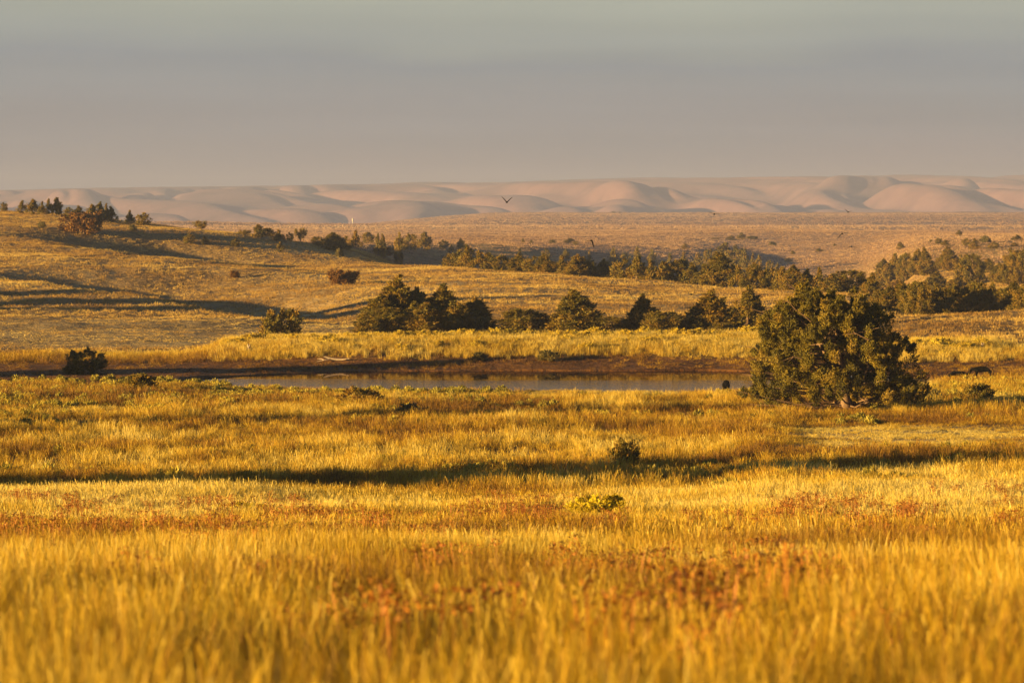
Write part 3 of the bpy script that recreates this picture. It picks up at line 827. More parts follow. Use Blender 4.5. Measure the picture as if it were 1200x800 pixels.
# single shrubs and small trees of the near and middle ground
grow('juniper_shrub', 'twig', 0, 330, 362, 46, 'open brown shrub on the left end of the yellow pond bank', 'shrub', ybase=399)
grow('rusty_shrub', 'ribbon', 0, 401, 316, 33, 'rusty round shrub on pale stems alone on the shaded hillside', 'shrub', ybase=335)
grow('rusty_shrub', 'ribbon', 1, 97, 249, 40, 'rust-brown bushy tree just below the hilltop groves', 'tree', ybase=274)
grow('juniper_shrub', 'twig', 1, 99, 409, 46, 'dark ragged shrub on the terrace left of the mud flat', 'shrub', ybase=438)
grow('juniper_shrub', 'twig', 2, 165, 437, 38, 'dark ragged shrub at the near edge of the mud flat', 'shrub', ybase=461)
grow('juniper_shrub', 'bush', 1, 733, 513, 30, 'small green juniper bush alone in the meadow with a bare stem', 'shrub', ybase=551)
grow('juniper_shrub', 'twig', 0, 1146, 449, 38, 'dark low juniper shrub in grass right of the big old juniper', 'shrub', ybase=473)
grow('sage_shrub', 'twig', 1, 421, 453, 46, 'green brown shrub on the near shore of the pond', 'shrub', ybase=476)
grow('sage_shrub', 'sage', 0, 482, 472, 34, 'grey sage shrub in the meadow right of the green near-shore shrub', 'shrub', ybase=489)
grow('sage_shrub', 'sage', 1, 643, 410, 24, 'dark sage clump on the pond bank below the blunt-topped juniper', 'shrub', ybase=423)
grow('sage_shrub', 'sage', 2, 562, 412, 16, 'small green sage on the pond bank below the black juniper', 'shrub', ybase=423)
grow('sage_shrub', 'sage', 0, 1096, 455, 20, 'small dull shrub at the right foot of the big old juniper', 'shrub', ybase=474)
grow('flowering_shrub', 'flower', 0, 704, 578, 74, 'bright yellow flowering shrub, right one on the pale crest of the near field', 'shrub', ybase=617)
grow('flowering_shrub', 'flower', 1, 290, 588, 62, 'yellow and orange flowering shrub, left one on the pale crest of the near field', 'shrub', ybase=611)

# the left hilltop
G_HT = 'trees along the left hilltop'
for a in [
    ('far', 1, 5, 237, 9, 246, 'tiny dark bush at the left end of the hilltop skyline'),
    ('far', 0, 25, 235, 11, 249, 'leftmost small tree of the hilltop row at the skyline'),
    ('far', 4, 39, 233.5, 15, 249.5, 'wide olive tree second in the hilltop row'),
    ('far', 3, 49, 236, 9, 250, 'narrow tree in the middle of the hilltop row'),
    ('far', 0, 57, 233, 9, 250, 'slim pointed tree fourth in the hilltop row'),
    ('far', 2, 66, 231.5, 15, 250.5, 'tallest tree at the right end of the hilltop row'),
    ('far', 1, 82, 243, 17, 257, 'round tree between the hilltop row and the dense grove'),
    ('far', 0, 93, 241, 11, 257, 'pointed tree touching the left side of the dense hilltop grove'),
    ('far', 4, 108, 239.5, 15, 258, 'left tree of the dense hilltop grove, above the rust-brown tree'),
    ('far', 2, 117, 236.5, 14, 258.5, 'tallest tree of the dense hilltop grove'),
    ('far', 3, 125, 238.5, 11, 259, 'pointed tree right of the tallest in the dense hilltop grove'),
    ('far', 0, 131, 242, 12, 259.5, 'dark tree closing the right end of the dense hilltop grove'),
    ('far', 3, 152, 246.5, 12, 261, 'dark pointed tree alone right of the dense hilltop grove'),
    ('far', 1, 168, 249, 17, 264, 'round brownish tree last on the hilltop before the skyline drops'),
    ('umb', 0, 235, 258.5, 17, 269.5, 'dark umbrella-shaped tree on a bare trunk on the falling skyline'),
]:
    kind, i, px, yt, w, yb, lab = a
    grow('hilltop_tree', kind, i, px, yt, w, lab, group=G_HT, ybase=yb + 1.2, parts=(kind == 'umb'))
G_HS = 'small shrubs and trees scattered on the hillside'
for a in [
    ('sage', 1, 49, 259.5, 9, 267, 'small grey sage below the hilltop row of trees'),
    ('sage', 2, 156, 263, 11, 271, 'small grey-green sage below the round brownish hilltop tree'),
    ('far', 5, 222, 274, 16, 286, 'round green bush below the umbrella-shaped tree'),
    ('far', 0, 240, 277, 10, 287, 'small black pointed bush right of the round green bush'),
    ('far', 1, 276, 279, 10, 289, 'small green bush alone on the slope right of the black pointed bush'),
    ('far', 4, 329, 283, 9, 295, 'short yellow-green bush directly below a pointed tree'),
    ('sage', 0, 398, 291, 9, 301, 'yellowish little bush below the big round slope tree'),
    ('ribbon', 1, 450, 290, 22, 300, 'reddish shrub clump where the golden ridge meets the dark ravine'),
    ('ribbon', 1, 275, 317, 10, 326, 'rusty little shrub in the sunlit streak of the shaded hillside'),
]:
    kind, i, px, yt, w, yb, lab = a
    grow('hillside_shrub', kind, i, px, yt, w, lab, 'shrub', group=G_HS, ybase=yb, parts=False)
G_SH = 'trees along the sloping shoulder behind the hill'
for a in [
    ('umb', 1, 286, 269, 13, 800, 'arched open-crowned tree on the shoulder right of the umbrella tree'),
    ('far', 0, 303, 263, 14, 810, 'tall dark tree in front of a low wide one on the shoulder'),
    ('far', 5, 313, 267, 18, 830, 'low wide tree behind the tall dark shoulder tree'),
    ('far', 3, 327, 269, 13, 790, 'pointed green tree above the short yellow-green bush'),
    ('far', 1, 340, 272, 7, 840, 'tiny round bush between the pointed and the double-balled trees'),
    ('umb', 0, 352, 267, 13, 800, 'double-balled dark tree on the shoulder'),
    ('far', 5, 371, 277, 12, 780, 'low round bush left of the big round slope tree'),
    ('mid', 2, 390, 273, 30, 770, 'big round dark tree, widest on the shoulder slope'),
    ('far', 1, 405, 277, 15, 772, 'round tree attached to the right side of the widest slope tree'),
    ('far', 3, 416, 270, 15, 800, 'pointed tree right of the widest slope tree'),
    ('far', 5, 431, 272, 15, 860, 'bushy tree with twin tops beyond the shaded ground'),
    ('far', 2, 443, 273.5, 8, 900, 'left of two small tufts at the plain edge'),
    ('far', 0, 449, 274, 7, 900, 'right of two small tufts at the plain edge'),
    ('far', 1, 467, 273, 11, 900, 'pale round tree above the shaded ravine head'),
    ('far', 5, 481, 274, 16, 880, 'left of two large round trees above the ravine head'),
    ('far', 2, 497, 272, 18, 880, 'right and taller of two large round trees above the ravine head'),
    ('far', 1, 473, 283, 10, 830, 'dark low bush under the pale round tree at the ravine head'),
    ('far', 1, 520, 281, 10, 900, 'small dark round tree in the shaded ravine head'),
    ('far', 3, 529, 286, 8, 880, 'tiny dark tree in shade left of the blue ravine tree'),
    ('far', 0, 540, 280, 12, 900, 'bluish pointed tree in the shaded ravine head'),
]:
    kind, i, px, yt, w, Y, lab = a
    foot = {286: 277, 303: 278, 313: 275, 327: 283, 340: 277, 352: 283, 371: 286.5, 390: 293, 405: 293, 416: 291, 431: 284.5, 443: 282.5, 449: 282, 467: 285, 481: 293, 497: 293, 473: 292, 520: 291,
            529: 296, 540: 298}[px]
    crest = crest_depth(px); Y = depth_of(px, foot, lo=600)
    if Y > 1180: Y = crest + 10
    grow('slope_tree', kind, i, px, yt, w * 1.05, lab, group=G_SH, Y=Y, parts=(kind == 'mid'))

# the sunlit row just beyond the golden ridge
G_RR = 'sunlit junipers in the row along the ridge edge'
ridge = [(527, 297, 14, 'leftmost low juniper of the sunlit ridge row'), (537, 293, 14, 'second, rounded juniper at the left end of the ridge row'),
         (548, 287, 15, 'tall pointed juniper near the left end of the ridge row'), (562, 294, 18, 'broad juniper right of the tall pointed one in the ridge row'),
         (573, 296, 16, 'brownish juniper joined to the broad one in the ridge row'), (587, 299, 15, 'low juniper in the first gap of the ridge row'),
         (607, 297, 20, 'rounded juniper above the black tree in shade, in the ridge row'), (624, 300, 16, 'left half of a joined pair in the ridge row'),
         (638, 298, 20, 'right, taller half of a joined pair in the ridge row'), (658, 300, 18, 'small-topped juniper above the small bushy one, in the ridge row'),
         (677, 299, 22, 'juniper of the ridge row straight above the blunt-topped tree'), (692, 305, 13, 'low juniper filling a dip in the ridge row'),
         (707, 304, 20, 'wide olive juniper in the middle of the ridge row'), (729, 303, 18, 'even round juniper right of the wide olive one in the ridge row'),
         (746, 300, 17, 'taller orange-lit juniper above the reddish cone, in the ridge row'), (763, 305, 16, 'first of two small junipers left of a wider one in the ridge row'),
         (777, 306, 14, 'second of two small junipers left of a wider one in the ridge row'), (794, 304, 20, 'wider bushy juniper of the ridge row left of the tallest'),
         (811, 308, 16, 'low juniper at the left foot of the tallest in the ridge row'), (843, 297, 34, 'tallest and widest juniper of the ridge row'),
         (826, 309, 16, 'small juniper against the left side of the tallest in the ridge row'), (865, 311, 16, 'small juniper against the right side of the tallest in the ridge row'),
         (884, 309, 22, 'full juniper two places right of the tallest in the ridge row'), (902, 314, 17, 'yellowish juniper near the right end of the ridge row'),
         (917, 313, 15, 'pointed juniper just left of the old juniper tip, in the ridge row'), (929, 311, 20, 'broad juniper peeking over the top left of the old juniper'),
         (946, 315, 14, 'slim juniper behind the top spire of the old juniper'), (960, 314, 16, 'thin-topped juniper just right of the old juniper spire'),
         (975, 321, 16, 'low juniper above the middle of the old juniper'), (994, 317, 30, 'round dark-green juniper standing over the old juniper'),
         (1022, 321, 22, 'brown juniper at the right end of the ridge row')]
for k, (px, yt, w, lab) in enumerate(ridge):
    crest = crest_depth(px)
    big = w >= 20
    grow('ridge_juniper', 'mid' if big else 'far', k % 6, px, yt, w * 1.32, lab, group=G_RR, Y=crest + 2 + 8 * rng.uniform(), parts=big)

# trees in the shade of the ravine
G_RV = 'dark trees in the shaded ravine'
rav = [(610, 291, 8, 1080), (640, 291, 9, 1075), (663, 292, 11, 1080), (690, 294, 9, 1075), (718, 291, 13, 1085), (732, 296, 12, 1050), (747, 290, 13, 1085), (765, 293, 12, 1080),
       (784, 297, 12, 1055), (801, 295, 16, 1070), (818, 297, 14, 1050), (831, 292, 14, 1075), (850, 285, 26, 1080), (862, 288, 20, 1075), (872, 292, 16, 1060), (881, 297, 12, 1050), (889, 299, 10, 1045),
       (901, 305, 9, 1030), (911, 309, 12, 1020), (916, 313, 10, 1000)]
for k, (px, yt, w, Y) in enumerate(rav):
    Y = float(np.interp(px, [600, 700, 800, 850, 916], [1135, 1235, 1330, 1370, 1290])) - (1080 - Y) * .8
    if w >= 20:
        lab = 'tallest bluish tree of the clump at the ravine end' if px < 855 else 'dark tree behind the right shoulder of the tallest bluish ravine tree'
    else:
        lab = ('dim tree in the blue shade of the ravine, above the sunlit ridge row' if px < 840 else 'dim bluish tree stepping down right of the tallest ravine tree')
    grow('ravine_tree', 'far', k % 6, px, yt, w, lab, group=G_RV if px < 840 else 'dim trees stepping down at the ravine end', Y=Y, parts=False)

# wooded slope on the right
G_RS = 'junipers on the right hillside'
for k, (px, yt, w, Y, lab) in enumerate([
    (1036, 304, 22, 720, 'grey-green tree at the left end of the right hillside wood'), (1049, 299, 26, 740, 'large rounded grey-green tree low on the right hillside'),
    (1062, 297, 18, 770, 'tree between the large rounded one and the twin spires on the right hillside'), (1076, 293, 16, 800, 'left of the twin-spired trees on the right hillside'),
    (1086, 291, 18, 805, 'right of the twin-spired trees on the right hillside'), (1099, 302, 13, 830, 'small black tree right of the twin spires'),
    (1111, 290, 18, 830, 'tall cone standing clear on the right hillside'), (1097, 318, 28, 700, 'dark round tree in front of the bright grass slope'),
    (1136, 298, 24, 790, 'broad grey-green tree alone on the bright grass slope'), (1158, 303, 13, 850, 'small dark tree right of the broad one on the bright slope'),
    (1149, 314, 12, 800, 'low dark tree against the right foot of the broad one'), (1171, 309, 18, 780, 'bushy tree left of the slim spire near the right edge'),
    (1184, 291, 12, 810, 'slim dark spire near the right edge of the view'), (1180, 303, 18, 790, 'full tree just in front of the slim dark spire'),
    (1197, 293, 22, 800, 'large tree cut by the right edge of the view'), (1120, 326, 18, 690, 'pointed tree below the tall cone'),
    (1143, 329, 16, 680, 'pointed tree below the broad grey-green one')]):
    foot = [338, 340, 329, 323, 323, 316, 318, 341, 334, 320, 330, 332, 325, 333, 333, 346, 346][k]
    Y = depth_of(px, foot, lo=560)
    grow('hillside_juniper', 'mid' if w >= 16 else 'far', (k * 5 + 1) % 6, px, yt, w * 1.3, lab, group=G_RS, Y=Y, parts=w >= 16)
G_FW = 'junipers in the dark wood behind the right field'
fw = [(1056, 331, 20), (1066, 337, 16), (1075, 330, 19), (1087, 336, 18), (1098, 334, 20), (1109, 338, 16), (1119, 333, 18), (1131, 336, 18), (1143, 331, 20), (1153, 337, 17), (1164, 333, 19),
      (1175, 338, 18), (1186, 331, 20), (1197, 337, 18), (1210, 333, 22), (1042, 336, 18), (1030, 340, 16)]
names = ['third from the left in', 'fourth, lower, in', 'fifth, spiky, in', 'sixth, brownish, in', 'seventh, full, in', 'eighth, low, in', 'ninth, upright, in', 'tenth, spreading, in', 'eleventh, tall, in',
         'twelfth, narrow, in', 'thirteenth, pointed, in', 'fourteenth, low, in', 'fifteenth, tall, in', 'next to last, dark, in', 'last, cut by the picture edge, in', 'second from the left in', 'leftmost in']
for k, ((px, yt, w), nm) in enumerate(zip(fw, names)):
    grow('wood_juniper', 'mid', (k * 2 + 1) % 6, px, yt, w * 1.75, 'juniper ' + nm + ' the dark wood behind the right field', group=G_FW, Y=448 + 22 * rng.uniform())

# specks on the far plain
G_PL = 'lone bushes on the far plain'
for k, (px, yt, w, yb, lab) in enumerate([
    (1055, 283.5, 10, 292, 'lone round bush on the plain above the twin-spired trees'), (1100, 278.5, 8, 286, 'left bush of a close pair on the right plain'),
    (1108, 281, 10, 288, 'right bush of a close pair on the right plain'), (1091, 280.5, 4, 284, 'tiny speck bush left of the close pair'),
    (1133, 279, 10, 287.5, 'low bush left of the taller cone on the right plain'), (1142, 279.5, 13, 293, 'taller cone bush of the group on the right plain'),
    (1155, 276, 13, 285, 'round bush behind the taller cone on the right plain'), (1164, 283.5, 12, 291, 'low bush right of the taller cone on the right plain'),
    (1124, 269.5, 8, 276, 'small brown bush highest on the right plain'), (1192, 275, 11, 282.5, 'bush near the right edge of the plain'), (1189, 284, 8, 289, 'small low bush below the one near the right edge'),
    (869, 272.5, 11, 281, 'pointed bush in the middle of a low trio on the plain'), (857, 276, 13, 281.5, 'left bush of a low trio on the plain'), (882, 276.5, 13, 280, 'right bush of a low trio on the plain'),
    (803, 285, 8, 292, 'lone bush on the plain above the ridge row'), (668, 279, 13, 285, 'wide dark bush on the plain left of a flying bird'), (675, 282.5, 6, 287.5, 'small bush touching the wide dark one'),
    (613, 279, 4, 285, 'thin dark speck of a tree on the plain, left one'), (623, 281, 4, 285, 'thin pale speck of a bush on the plain, right one'), (647, 280.5, 9, 285.5, 'pale bush left of the wide dark one'),
    (905, 283, 8, 288, 'bush alone right of the low trio'), (929, 293.5, 6, 298, 'bush on the golden slope above the ravine end'), (924, 302, 8, 307, 'low bush lowest on the golden slope'),
    (960, 291, 9, 295, 'flat bush on the golden slope below a bird'), (978, 285, 4, 288.5, 'tiny speck bush between two flying birds'), (838, 278, 8, 281, 'flat bush left of the low trio')]):
    grow('plain_bush', ['far', 'sage'][k % 7 == 6], k % 3, px, yt, w, lab, 'bush', group=G_PL, ybase=yb, parts=False)
for px, yt, w, lab in [(571, 249.5, 3, 'speck on the plateau rim below the highest bird'), (719, 247.3, 5, 'left dark speck on the far plateau rim'), (726, 247.8, 3, 'small speck beside the left dark one on the far plateau rim'),
                       (1005, 257.5, 4, 'dark speck on the mauve slope below the rim')]:
    grow('rim_bush', 'far', 1, px, yt, w, lab, 'bush', group='specks on the far plateau rim', Y=5400 if yt < 251 else 4300, parts=False)

# yellow brush on the pond bank
def bank_label(px):
    for lim, t in [(330, 'left of the open brown shrub'), (420, 'right of the open brown shrub'), (500, 'below the tallest tree of the dense clump'), (585, 'below the black shaded juniper'),
                   (645, 'below the small bushy juniper'), (700, 'below the blunt-topped juniper'), (770, 'below the reddish cone juniper'), (880, 'left of the big old juniper')]:
        if px < lim: return t
    return 'right of the big old juniper'
px = 262.0
k = 0
while px < 1150:
    if 890 < px < 1072: px = 1076.0
    for rowY, hh in ((340, 11), (332, 9)):
        xx = px + rng.uniform(-5, 5) + (0 if rowY == 340 else 5)
        if rowY == 332 and rng.uniform() < .35: continue
        Y = rowY + rng.uniform(-3, 3); yb = YH + (HC - ground_at(xx, Y)) * F / Y
        hp = hh * rng.uniform(.75, 1.35)
        lo = bank_label(xx)
        grow('yellow_brush', 'brush', int(rng.integers(0, 4)), xx, yb - hp, hp * rng.uniform(1.1, 2.0), ('taller' if rowY == 340 else 'lower') + ' yellow brush on the pond bank ' + lo, 'shrub',
             group=('taller' if rowY == 340 else 'lower') + ' yellow brush ' + lo, Y=Y, parts=False)
        k += 1
    px += rng.uniform(8, 15)

# junipers beyond the left edge that throw the long shadows over the meadow
for px, Y, hgt, w, lab in [(-250, 147, 6.4, 8, 'juniper left of the meadow, nearest, whose shadow bars the dip behind the crest'), (-290, 154, 5.2, 7, 'rounded juniper left of the meadow just beyond the nearest shading one'), (-470, 139, 8.5, 8, 'taller juniper further left behind the nearest shading one'),
                           (-225, 296, 6.5, 10, 'spreading juniper left of the mud flat that shades its edge'), (-140, 158, 4.4, 5, 'short juniper just left of the meadow grass'),
                           (-126, 446, 9, 10, 'tall juniper left of the hillside terrace, lower of three'), (-210, 458, 10.5, 12, 'tall juniper left of the hillside terrace, middle of three'),
                           (-110, 486, 8, 10, 'juniper left of the hillside, upper of three'), (-200, 215, 6.5, 5, 'juniper left of the lower meadow near the pond')]:
    crown, trunk, both, H, Wd = proto('mid', int(Y) % 6)
    o = bpy.data.objects.new('juniper_tree', None); COL.objects.link(o)
    link('crown', crown, o); link('trunk', trunk, o)
    o.location = ((px - 600) / F * Y, Y, ground_at(px, Y) - .05); o.scale = (w / Wd, w / Wd, hgt / H)
    tag(o, lab, 'tree', 'junipers left of the meadow')

# ------------------------------------------------------------------ the big old juniper
def big_juniper():
    px = 992
    Y = depth_of(992, 484); g0 = ground_at(px, Y); root = link('old_juniper', None, loc=((px - 600) / F * Y, Y, g0))
    tag(root, 'big old spreading juniper with a thick furrowed trunk beside the right end of the pond', 'tree')
    s = Y / F; r = np.random.default_rng(77)
    # clump centres follow the outline seen in the photo: (px, py) right half-widths by height
    ys = np.array([341, 350, 358, 368, 380, 395, 410, 425, 440, 452, 462, 470])
    lft = np.array([932, 924, 908, 893, 882, 876, 872, 874, 873, 868, 862, 868]); rgt = np.array([946, 995, 1020, 1040, 1052, 1060, 1072, 1076, 1068, 1080, 1088, 1086])
    P = []
    while len(P) < 540:
        y = r.uniform(341, 469); l = np.interp(y, ys, lft); q = np.interp(y, ys, rgt); cx = (l + q) / 2; hw = (q - l) / 2 - 5
        if hw < 2: continue
        a = r.uniform(0, 6.28); u = r.uniform(.1, 1) ** .42
        if r.uniform() > hw / 92 + .3: continue
        if y > 462 and r.uniform() < .4: continue
        P.append([((cx + math.cos(a) * u * hw) - px) * s, math.sin(a) * u * min(hw, 80) * s * .9, (HC - (y - YH) * s) - g0])
    for x_, y_ in [(900, 468), (912, 471), (925, 470), (940, 472), (955, 470), (1035, 470), (1048, 468), (1060, 470), (1072, 468), (890, 464), (1080, 466), (1005, 443), (1012, 446), (1019, 448), (1012, 438), (1025, 452), (939, 346), (938, 352), (943, 340), (915, 362), (975, 350), (1010, 352), (1000, 345), (962, 352), (1028, 365), (897, 375), (1062, 402), (1070, 410), (1080, 447), (1085, 458), (1078, 440), (872, 461), (884, 462)]:
        P.append([(x_ - px) * s, r.uniform(-1, 1), (HC - (y_ - YH) * s) - g0])
    C = np.array(P); nl = len(C); Rl = r.uniform(.22, .48, nl); lt = np.clip(r.normal(.46, .26, nl), .05, .95)
    # open gaps between the boughs
    n = 340
    d_ = r.normal(0, 1, (nl, n, 3)); d_ /= np.linalg.norm(d_, axis=2)[..., None]; rad = r.uniform(.2, 1, (nl, n)) ** .5
    pos = C[:, None] + d_ * (Rl[:, None] * rad)[..., None] * np.array([1, 1, 1.1])
    ax = d_ * .45 + np.array([0, 0, .85]) + r.normal(0, .35, (nl, n, 3)); T = lt[:, None] + r.normal(0, .13, (nl, n))
    PP, AA, TT, OO = [pos.reshape(-1, 3)], [ax.reshape(-1, 3)], [T.ravel()], [d_.reshape(-1, 3)]
    for k in range(4):
        dr = r.normal(0, .5, (nl, 3)) + np.array([0, 0, .9]) + C * [.12, .12, 0]; dr /= np.linalg.norm(dr, axis=1)[:, None]
        f = r.uniform(.4, 1, (nl, 60)); ln = Rl * r.uniform(1.1, 1.7, nl)
        pp = C[:, None] + dr[:, None] * (f * ln[:, None])[..., None] + r.normal(0, 1, (nl, 60, 3)) * (.11 * (1.2 - f))[..., None] * .8
        OO.append((dr[:, None] * [1, 1, .1] + r.normal(0, .4, (nl, 60, 3))).reshape(-1, 3)); PP.append(pp.reshape(-1, 3)); AA.append((dr[:, None] + r.normal(0, .5, (nl, 60, 3))).reshape(-1, 3)); TT.append((lt[:, None] + r.normal(.08, .1, (nl, 60))).ravel())
    P_, A_, T_ = np.concatenate(PP), np.concatenate(AA), np.concatenate(TT)
    P_[:, 2] = np.maximum(P_[:, 2], .22 + .25 * vnoise(P_[:, 0], P_[:, 1], 5) + .62 * np.exp(-((P_[:, 0] - .1) / .7) ** 2))
    A_ /= np.linalg.norm(A_, axis=1)[:, None]; S_ = np.cross(A_, np.concatenate(OO) + r.normal(0, .45, A_.shape)); S_ /= np.linalg.norm(S_, axis=1)[:, None]
    l_ = (.082 * r.uniform(.6, 1.5, len(P_)))[:, None]
    V = np.stack([P_ - S_ * l_ * .32, P_ + S_ * l_ * .32, P_ + A_ * l_], 1).reshape(-1, 3)
    link('crown', mesh_np('old_crown', V, np.arange(len(V)).reshape(-1, 3), 3, M_leaf_big, False, tint=np.clip(np.repeat(T_, 3), 0, 1)), root)
    # trunk: fluted, several strands grown together
    tm = TubeMesh()
    for k, (ox, oy, tx, ty, rr) in enumerate([(-.34, -.1, -2.6, .4, .27), (-.02, -.22, -1.0, -.8, .33), (.30, -.06, 1.8, .3, .30), (.12, .22, .4, 1.2, .27), (.55, 0, 3.2, -.4, .20)]):
        ts = np.linspace(0, 1, 9)
        path = np.stack([ox * 1.25 * (1 - ts) + ox * ts * .8 + (tx - ox) * ts ** 2.2, oy + (ty - oy) * ts ** 2, -.3 + ts * (6.6 - .35 * abs(tx))], -1) + r.normal(0, .04, (9, 3))
        tm.add(path, rr * np.array([1.35, 1.05, .9, .75, .6, .45, .32, .2, .08]), 10)
        for c_ in C[r.permutation(nl)[:26]]:
            i = int(np.clip(np.searchsorted(path[:, 2], c_[2] - .8), 1, 7)); p = path[i]; mid = (p + c_) / 2 + r.normal(0, .18, 3) + [0, 0, -.15]
            tm.add([p, mid, c_, c_ + (c_ - mid) * .35], [.075, .055, .032, .01], 5)
    v, f = tm.arrays(); link('trunk', mesh_np('old_trunk', v, f, 4, M_bark, True), root)
    # bare, weathered branches: one across the upper left, several under the skirt of the crown
    def bare(pts):
        t = TubeMesh(); Q = np.array([[(x_ - px) * s, dy, (HC - (y_ - YH) * s) - g0] for x_, y_, dy in pts]); t.add(Q, np.linspace(.045, .010, len(Q)), 6)
        for k in range(1, len(Q) - 1):
            e = Q[k] + r.normal(0, .3, 3); t.add([Q[k], (Q[k] + e) / 2 + r.normal(0, .05, 3), e], [.02, .013, .006], 5)
        v_, f_ = t.arrays(); link('dead_branch', mesh_np('dead_branch', v_, f_, 4, M_deadred, True), root)['label'] = 'bare reddish dead branch'
    bare([(950, 378, -2.4), (938, 368, -2.7), (928, 361, -2.9), (920, 352, -3.0), (915, 343, -3.1)])
    bare([(1012, 396, -3.6), (1004, 392, -3.7), (996, 388, -3.8), (985, 389, -3.8)])
    bare([(975, 470, -.6), (950, 471, -1.2), (920, 474, -1.6), (895, 473, -1.7), (876, 472, -1.6)])
    bare([(985, 474, -.4), (965, 474, -1.0), (958, 478, -1.2)])
    bare([(1000, 462, -.5), (1015, 470, -1.0), (1018, 480, -1.3)])
    bare([(1020, 465, -.4), (1045, 468, -1.0), (1065, 467, -1.3)])
    bare([(935, 418, -3.5), (925, 415, -3.7), (912, 420, -3.9)])
big_juniper()

# ------------------------------------------------------------------ driftwood, stumps
def driftwood():
    Y = depth_of(392, 424); s = Y / F; root = link('driftwood_log', None, loc=((392 - 600) * s, Y, ground_at(392, Y)))
    tag(root, 'pale forked driftwood log lying on the red bank above the far water edge', 'log')
    t = TubeMesh(); t.add([[-.9, 0, .42], [-.35, .05, .26], [.2, .1, .16], [.75, .05, .15], [1.25, .0, .22]], [.05, .085, .10, .085, .05], 8)
    v, f = t.arrays(); link('log', mesh_np('log', v, f, 4, M_dead, True), root)
    for P in ([[-.3, .05, .24], [-.8, -.2, .12], [-1.3, -.3, .04], [-1.55, -.25, -.02]], [[-.85, -.2, .12], [-1.15, .05, .22], [-1.45, .15, .2]], [[.6, .05, .15], [.95, -.2, .2], [1.2, -.25, .3]]):
        t = TubeMesh(); t.add(P, np.linspace(.055, .02, len(P)), 6); v, f = t.arrays(); link('branch', mesh_np('branch', v, f, 4, M_dead, True), root)
driftwood()
def stump(px, yb, hgt, wid, lab):
    Y = depth_of(px, yb); root = TubeMesh(); a = np.linspace(0, 1, 6)
    root.add(np.stack([.06 * np.sin(a * 4), .03 * a, hgt * a - .05], -1), wid * np.array([1.5, 1.05, .9, .85, .7, .25]), 9)
    root.add([[0, 0, hgt * .6], [.12, -.05, hgt * .75], [.16, -.06, hgt * .95]], [wid * .5, wid * .4, wid * .15], 6)
    v, f = root.arrays(); o = link('wood_stump', mesh_np('wood_stump', v, f, 4, M_dead, True), loc=((px - 600) / F * Y, Y, ground_at(px, Y)))
    tag(o, lab, 'stump')
stump(291, 414, .85, .13, 'pale broken stump among yellow brush at the left end of the pond bank')
stump(1151, 411, .75, .14, 'pale broken stump at the right end of the far right brush')

# ------------------------------------------------------------------ animals
def skin_mesh(name, joints, edges, mat, sub=2):
    """one continuous body grown over a jointed skeleton"""
    me = bpy.data.meshes.new(name); me.from_pydata([j[0] for j in joints], edges, [])
    o = bpy.data.objects.new(name, me); COL.objects.link(o)
    sk = o.modifiers.new('skin', 'SKIN'); sk.use_smooth_shade = True
    for i, j in enumerate(joints):
        d_ = me.skin_vertices[0].data[i]; d_.radius = j[1] if isinstance(j[1], tuple) else (j[1], j[1]); d_.use_root = (i == 0)
    ss = o.modifiers.new('sub', 'SUBSURF'); ss.levels = ss.render_levels = sub
    dg = bpy.context.evaluated_depsgraph_get(); new = bpy.data.meshes.new_from_object(o.evaluated_get(dg))
    bpy.data.objects.remove(o); new.materials.clear(); new.materials.append(mat); new.name = name
    return new


def calf_meshes(graze):
    hx, hz, mx, mz = ((.86, .30, .97, .13) if graze else (.88, .78, 1.04, .68))
    J = [((0, 0, .56), .17), ((-.34, 0, .57), .165), ((.36, 0, .56), .16), ((.60, 0, .60), .10), ((hx - .08, 0, hz + .06), .085), ((mx, 0, mz), .050),
         ((-.40, .10, .44), .085), ((-.36, .11, .31), .05), ((-.44, .11, .20), .034), ((-.42, .11, .03), .032), ((-.40, -.10, .44), .085), ((-.36, -.11, .31), .05), ((-.44, -.11, .20), .034), ((-.42, -.11, .03), .032),
         ((.36, .10, .42), .07), ((.36, .10, .22), .036), ((.36, .10, .03), .032), ((.36, -.10, .42), .07), ((.36, -.10, .22), .036), ((.36, -.10, .03), .032)]
    E = [(0, 1), (0, 2), (2, 3), (3, 4), (4, 5), (1, 6), (6, 7), (7, 8), (8, 9), (1, 10), (10, 11), (11, 12), (12, 13), (2, 14), (14, 15), (15, 16), (2, 17), (17, 18), (18, 19)]
    body = skin_mesh('calf_body', J, E, M_black)
    t = TubeMesh(); t.add([[-.49, 0, .66], [-.56, .01, .55], [-.57, .01, .36], [-.56, .0, .24]], [.025, .02, .014, .028], 6); v, f = t.arrays(); tail = mesh_np('tail', v, f, 4, M_black, True)
    t = TubeMesh()
    for sgn in (-1, 1): t.add([[hx - .12, sgn * .06, hz + .10], [hx - .15, sgn * .13, hz + .12], [hx - .16, sgn * .19, hz + .09]], [.018, .034, .008], 6)
    v, f = t.arrays(); ears = mesh_np('ears', v, f, 4, M_black, True)
    return body, tail, ears
CM = {False: calf_meshes(False), True: calf_meshes(True)}
def calf(px, yb, rot, sc_, graze, lab, Y=None, sink=0):
    Y = Y or depth_of(px, yb); root = link('black_calf', None, loc=((px - 600) / F * Y, Y, ground_at(px, Y) - sink)); root.rotation_euler.z = rot; root.scale = (sc_,) * 3
    tag(root, lab, 'cow'); b, t, e = CM[graze]; link('body', b, root); link('tail', t, root); link('ears', e, root)
calf(851, 463, math.radians(86), 1.5, True, 'black calf seen from behind at the near pond edge left of the old juniper')
calf(1152, 444, math.radians(184), 1.4, True, 'black calf side-on in the low grass, right one above the dark juniper shrub', Y=296, sink=.0)
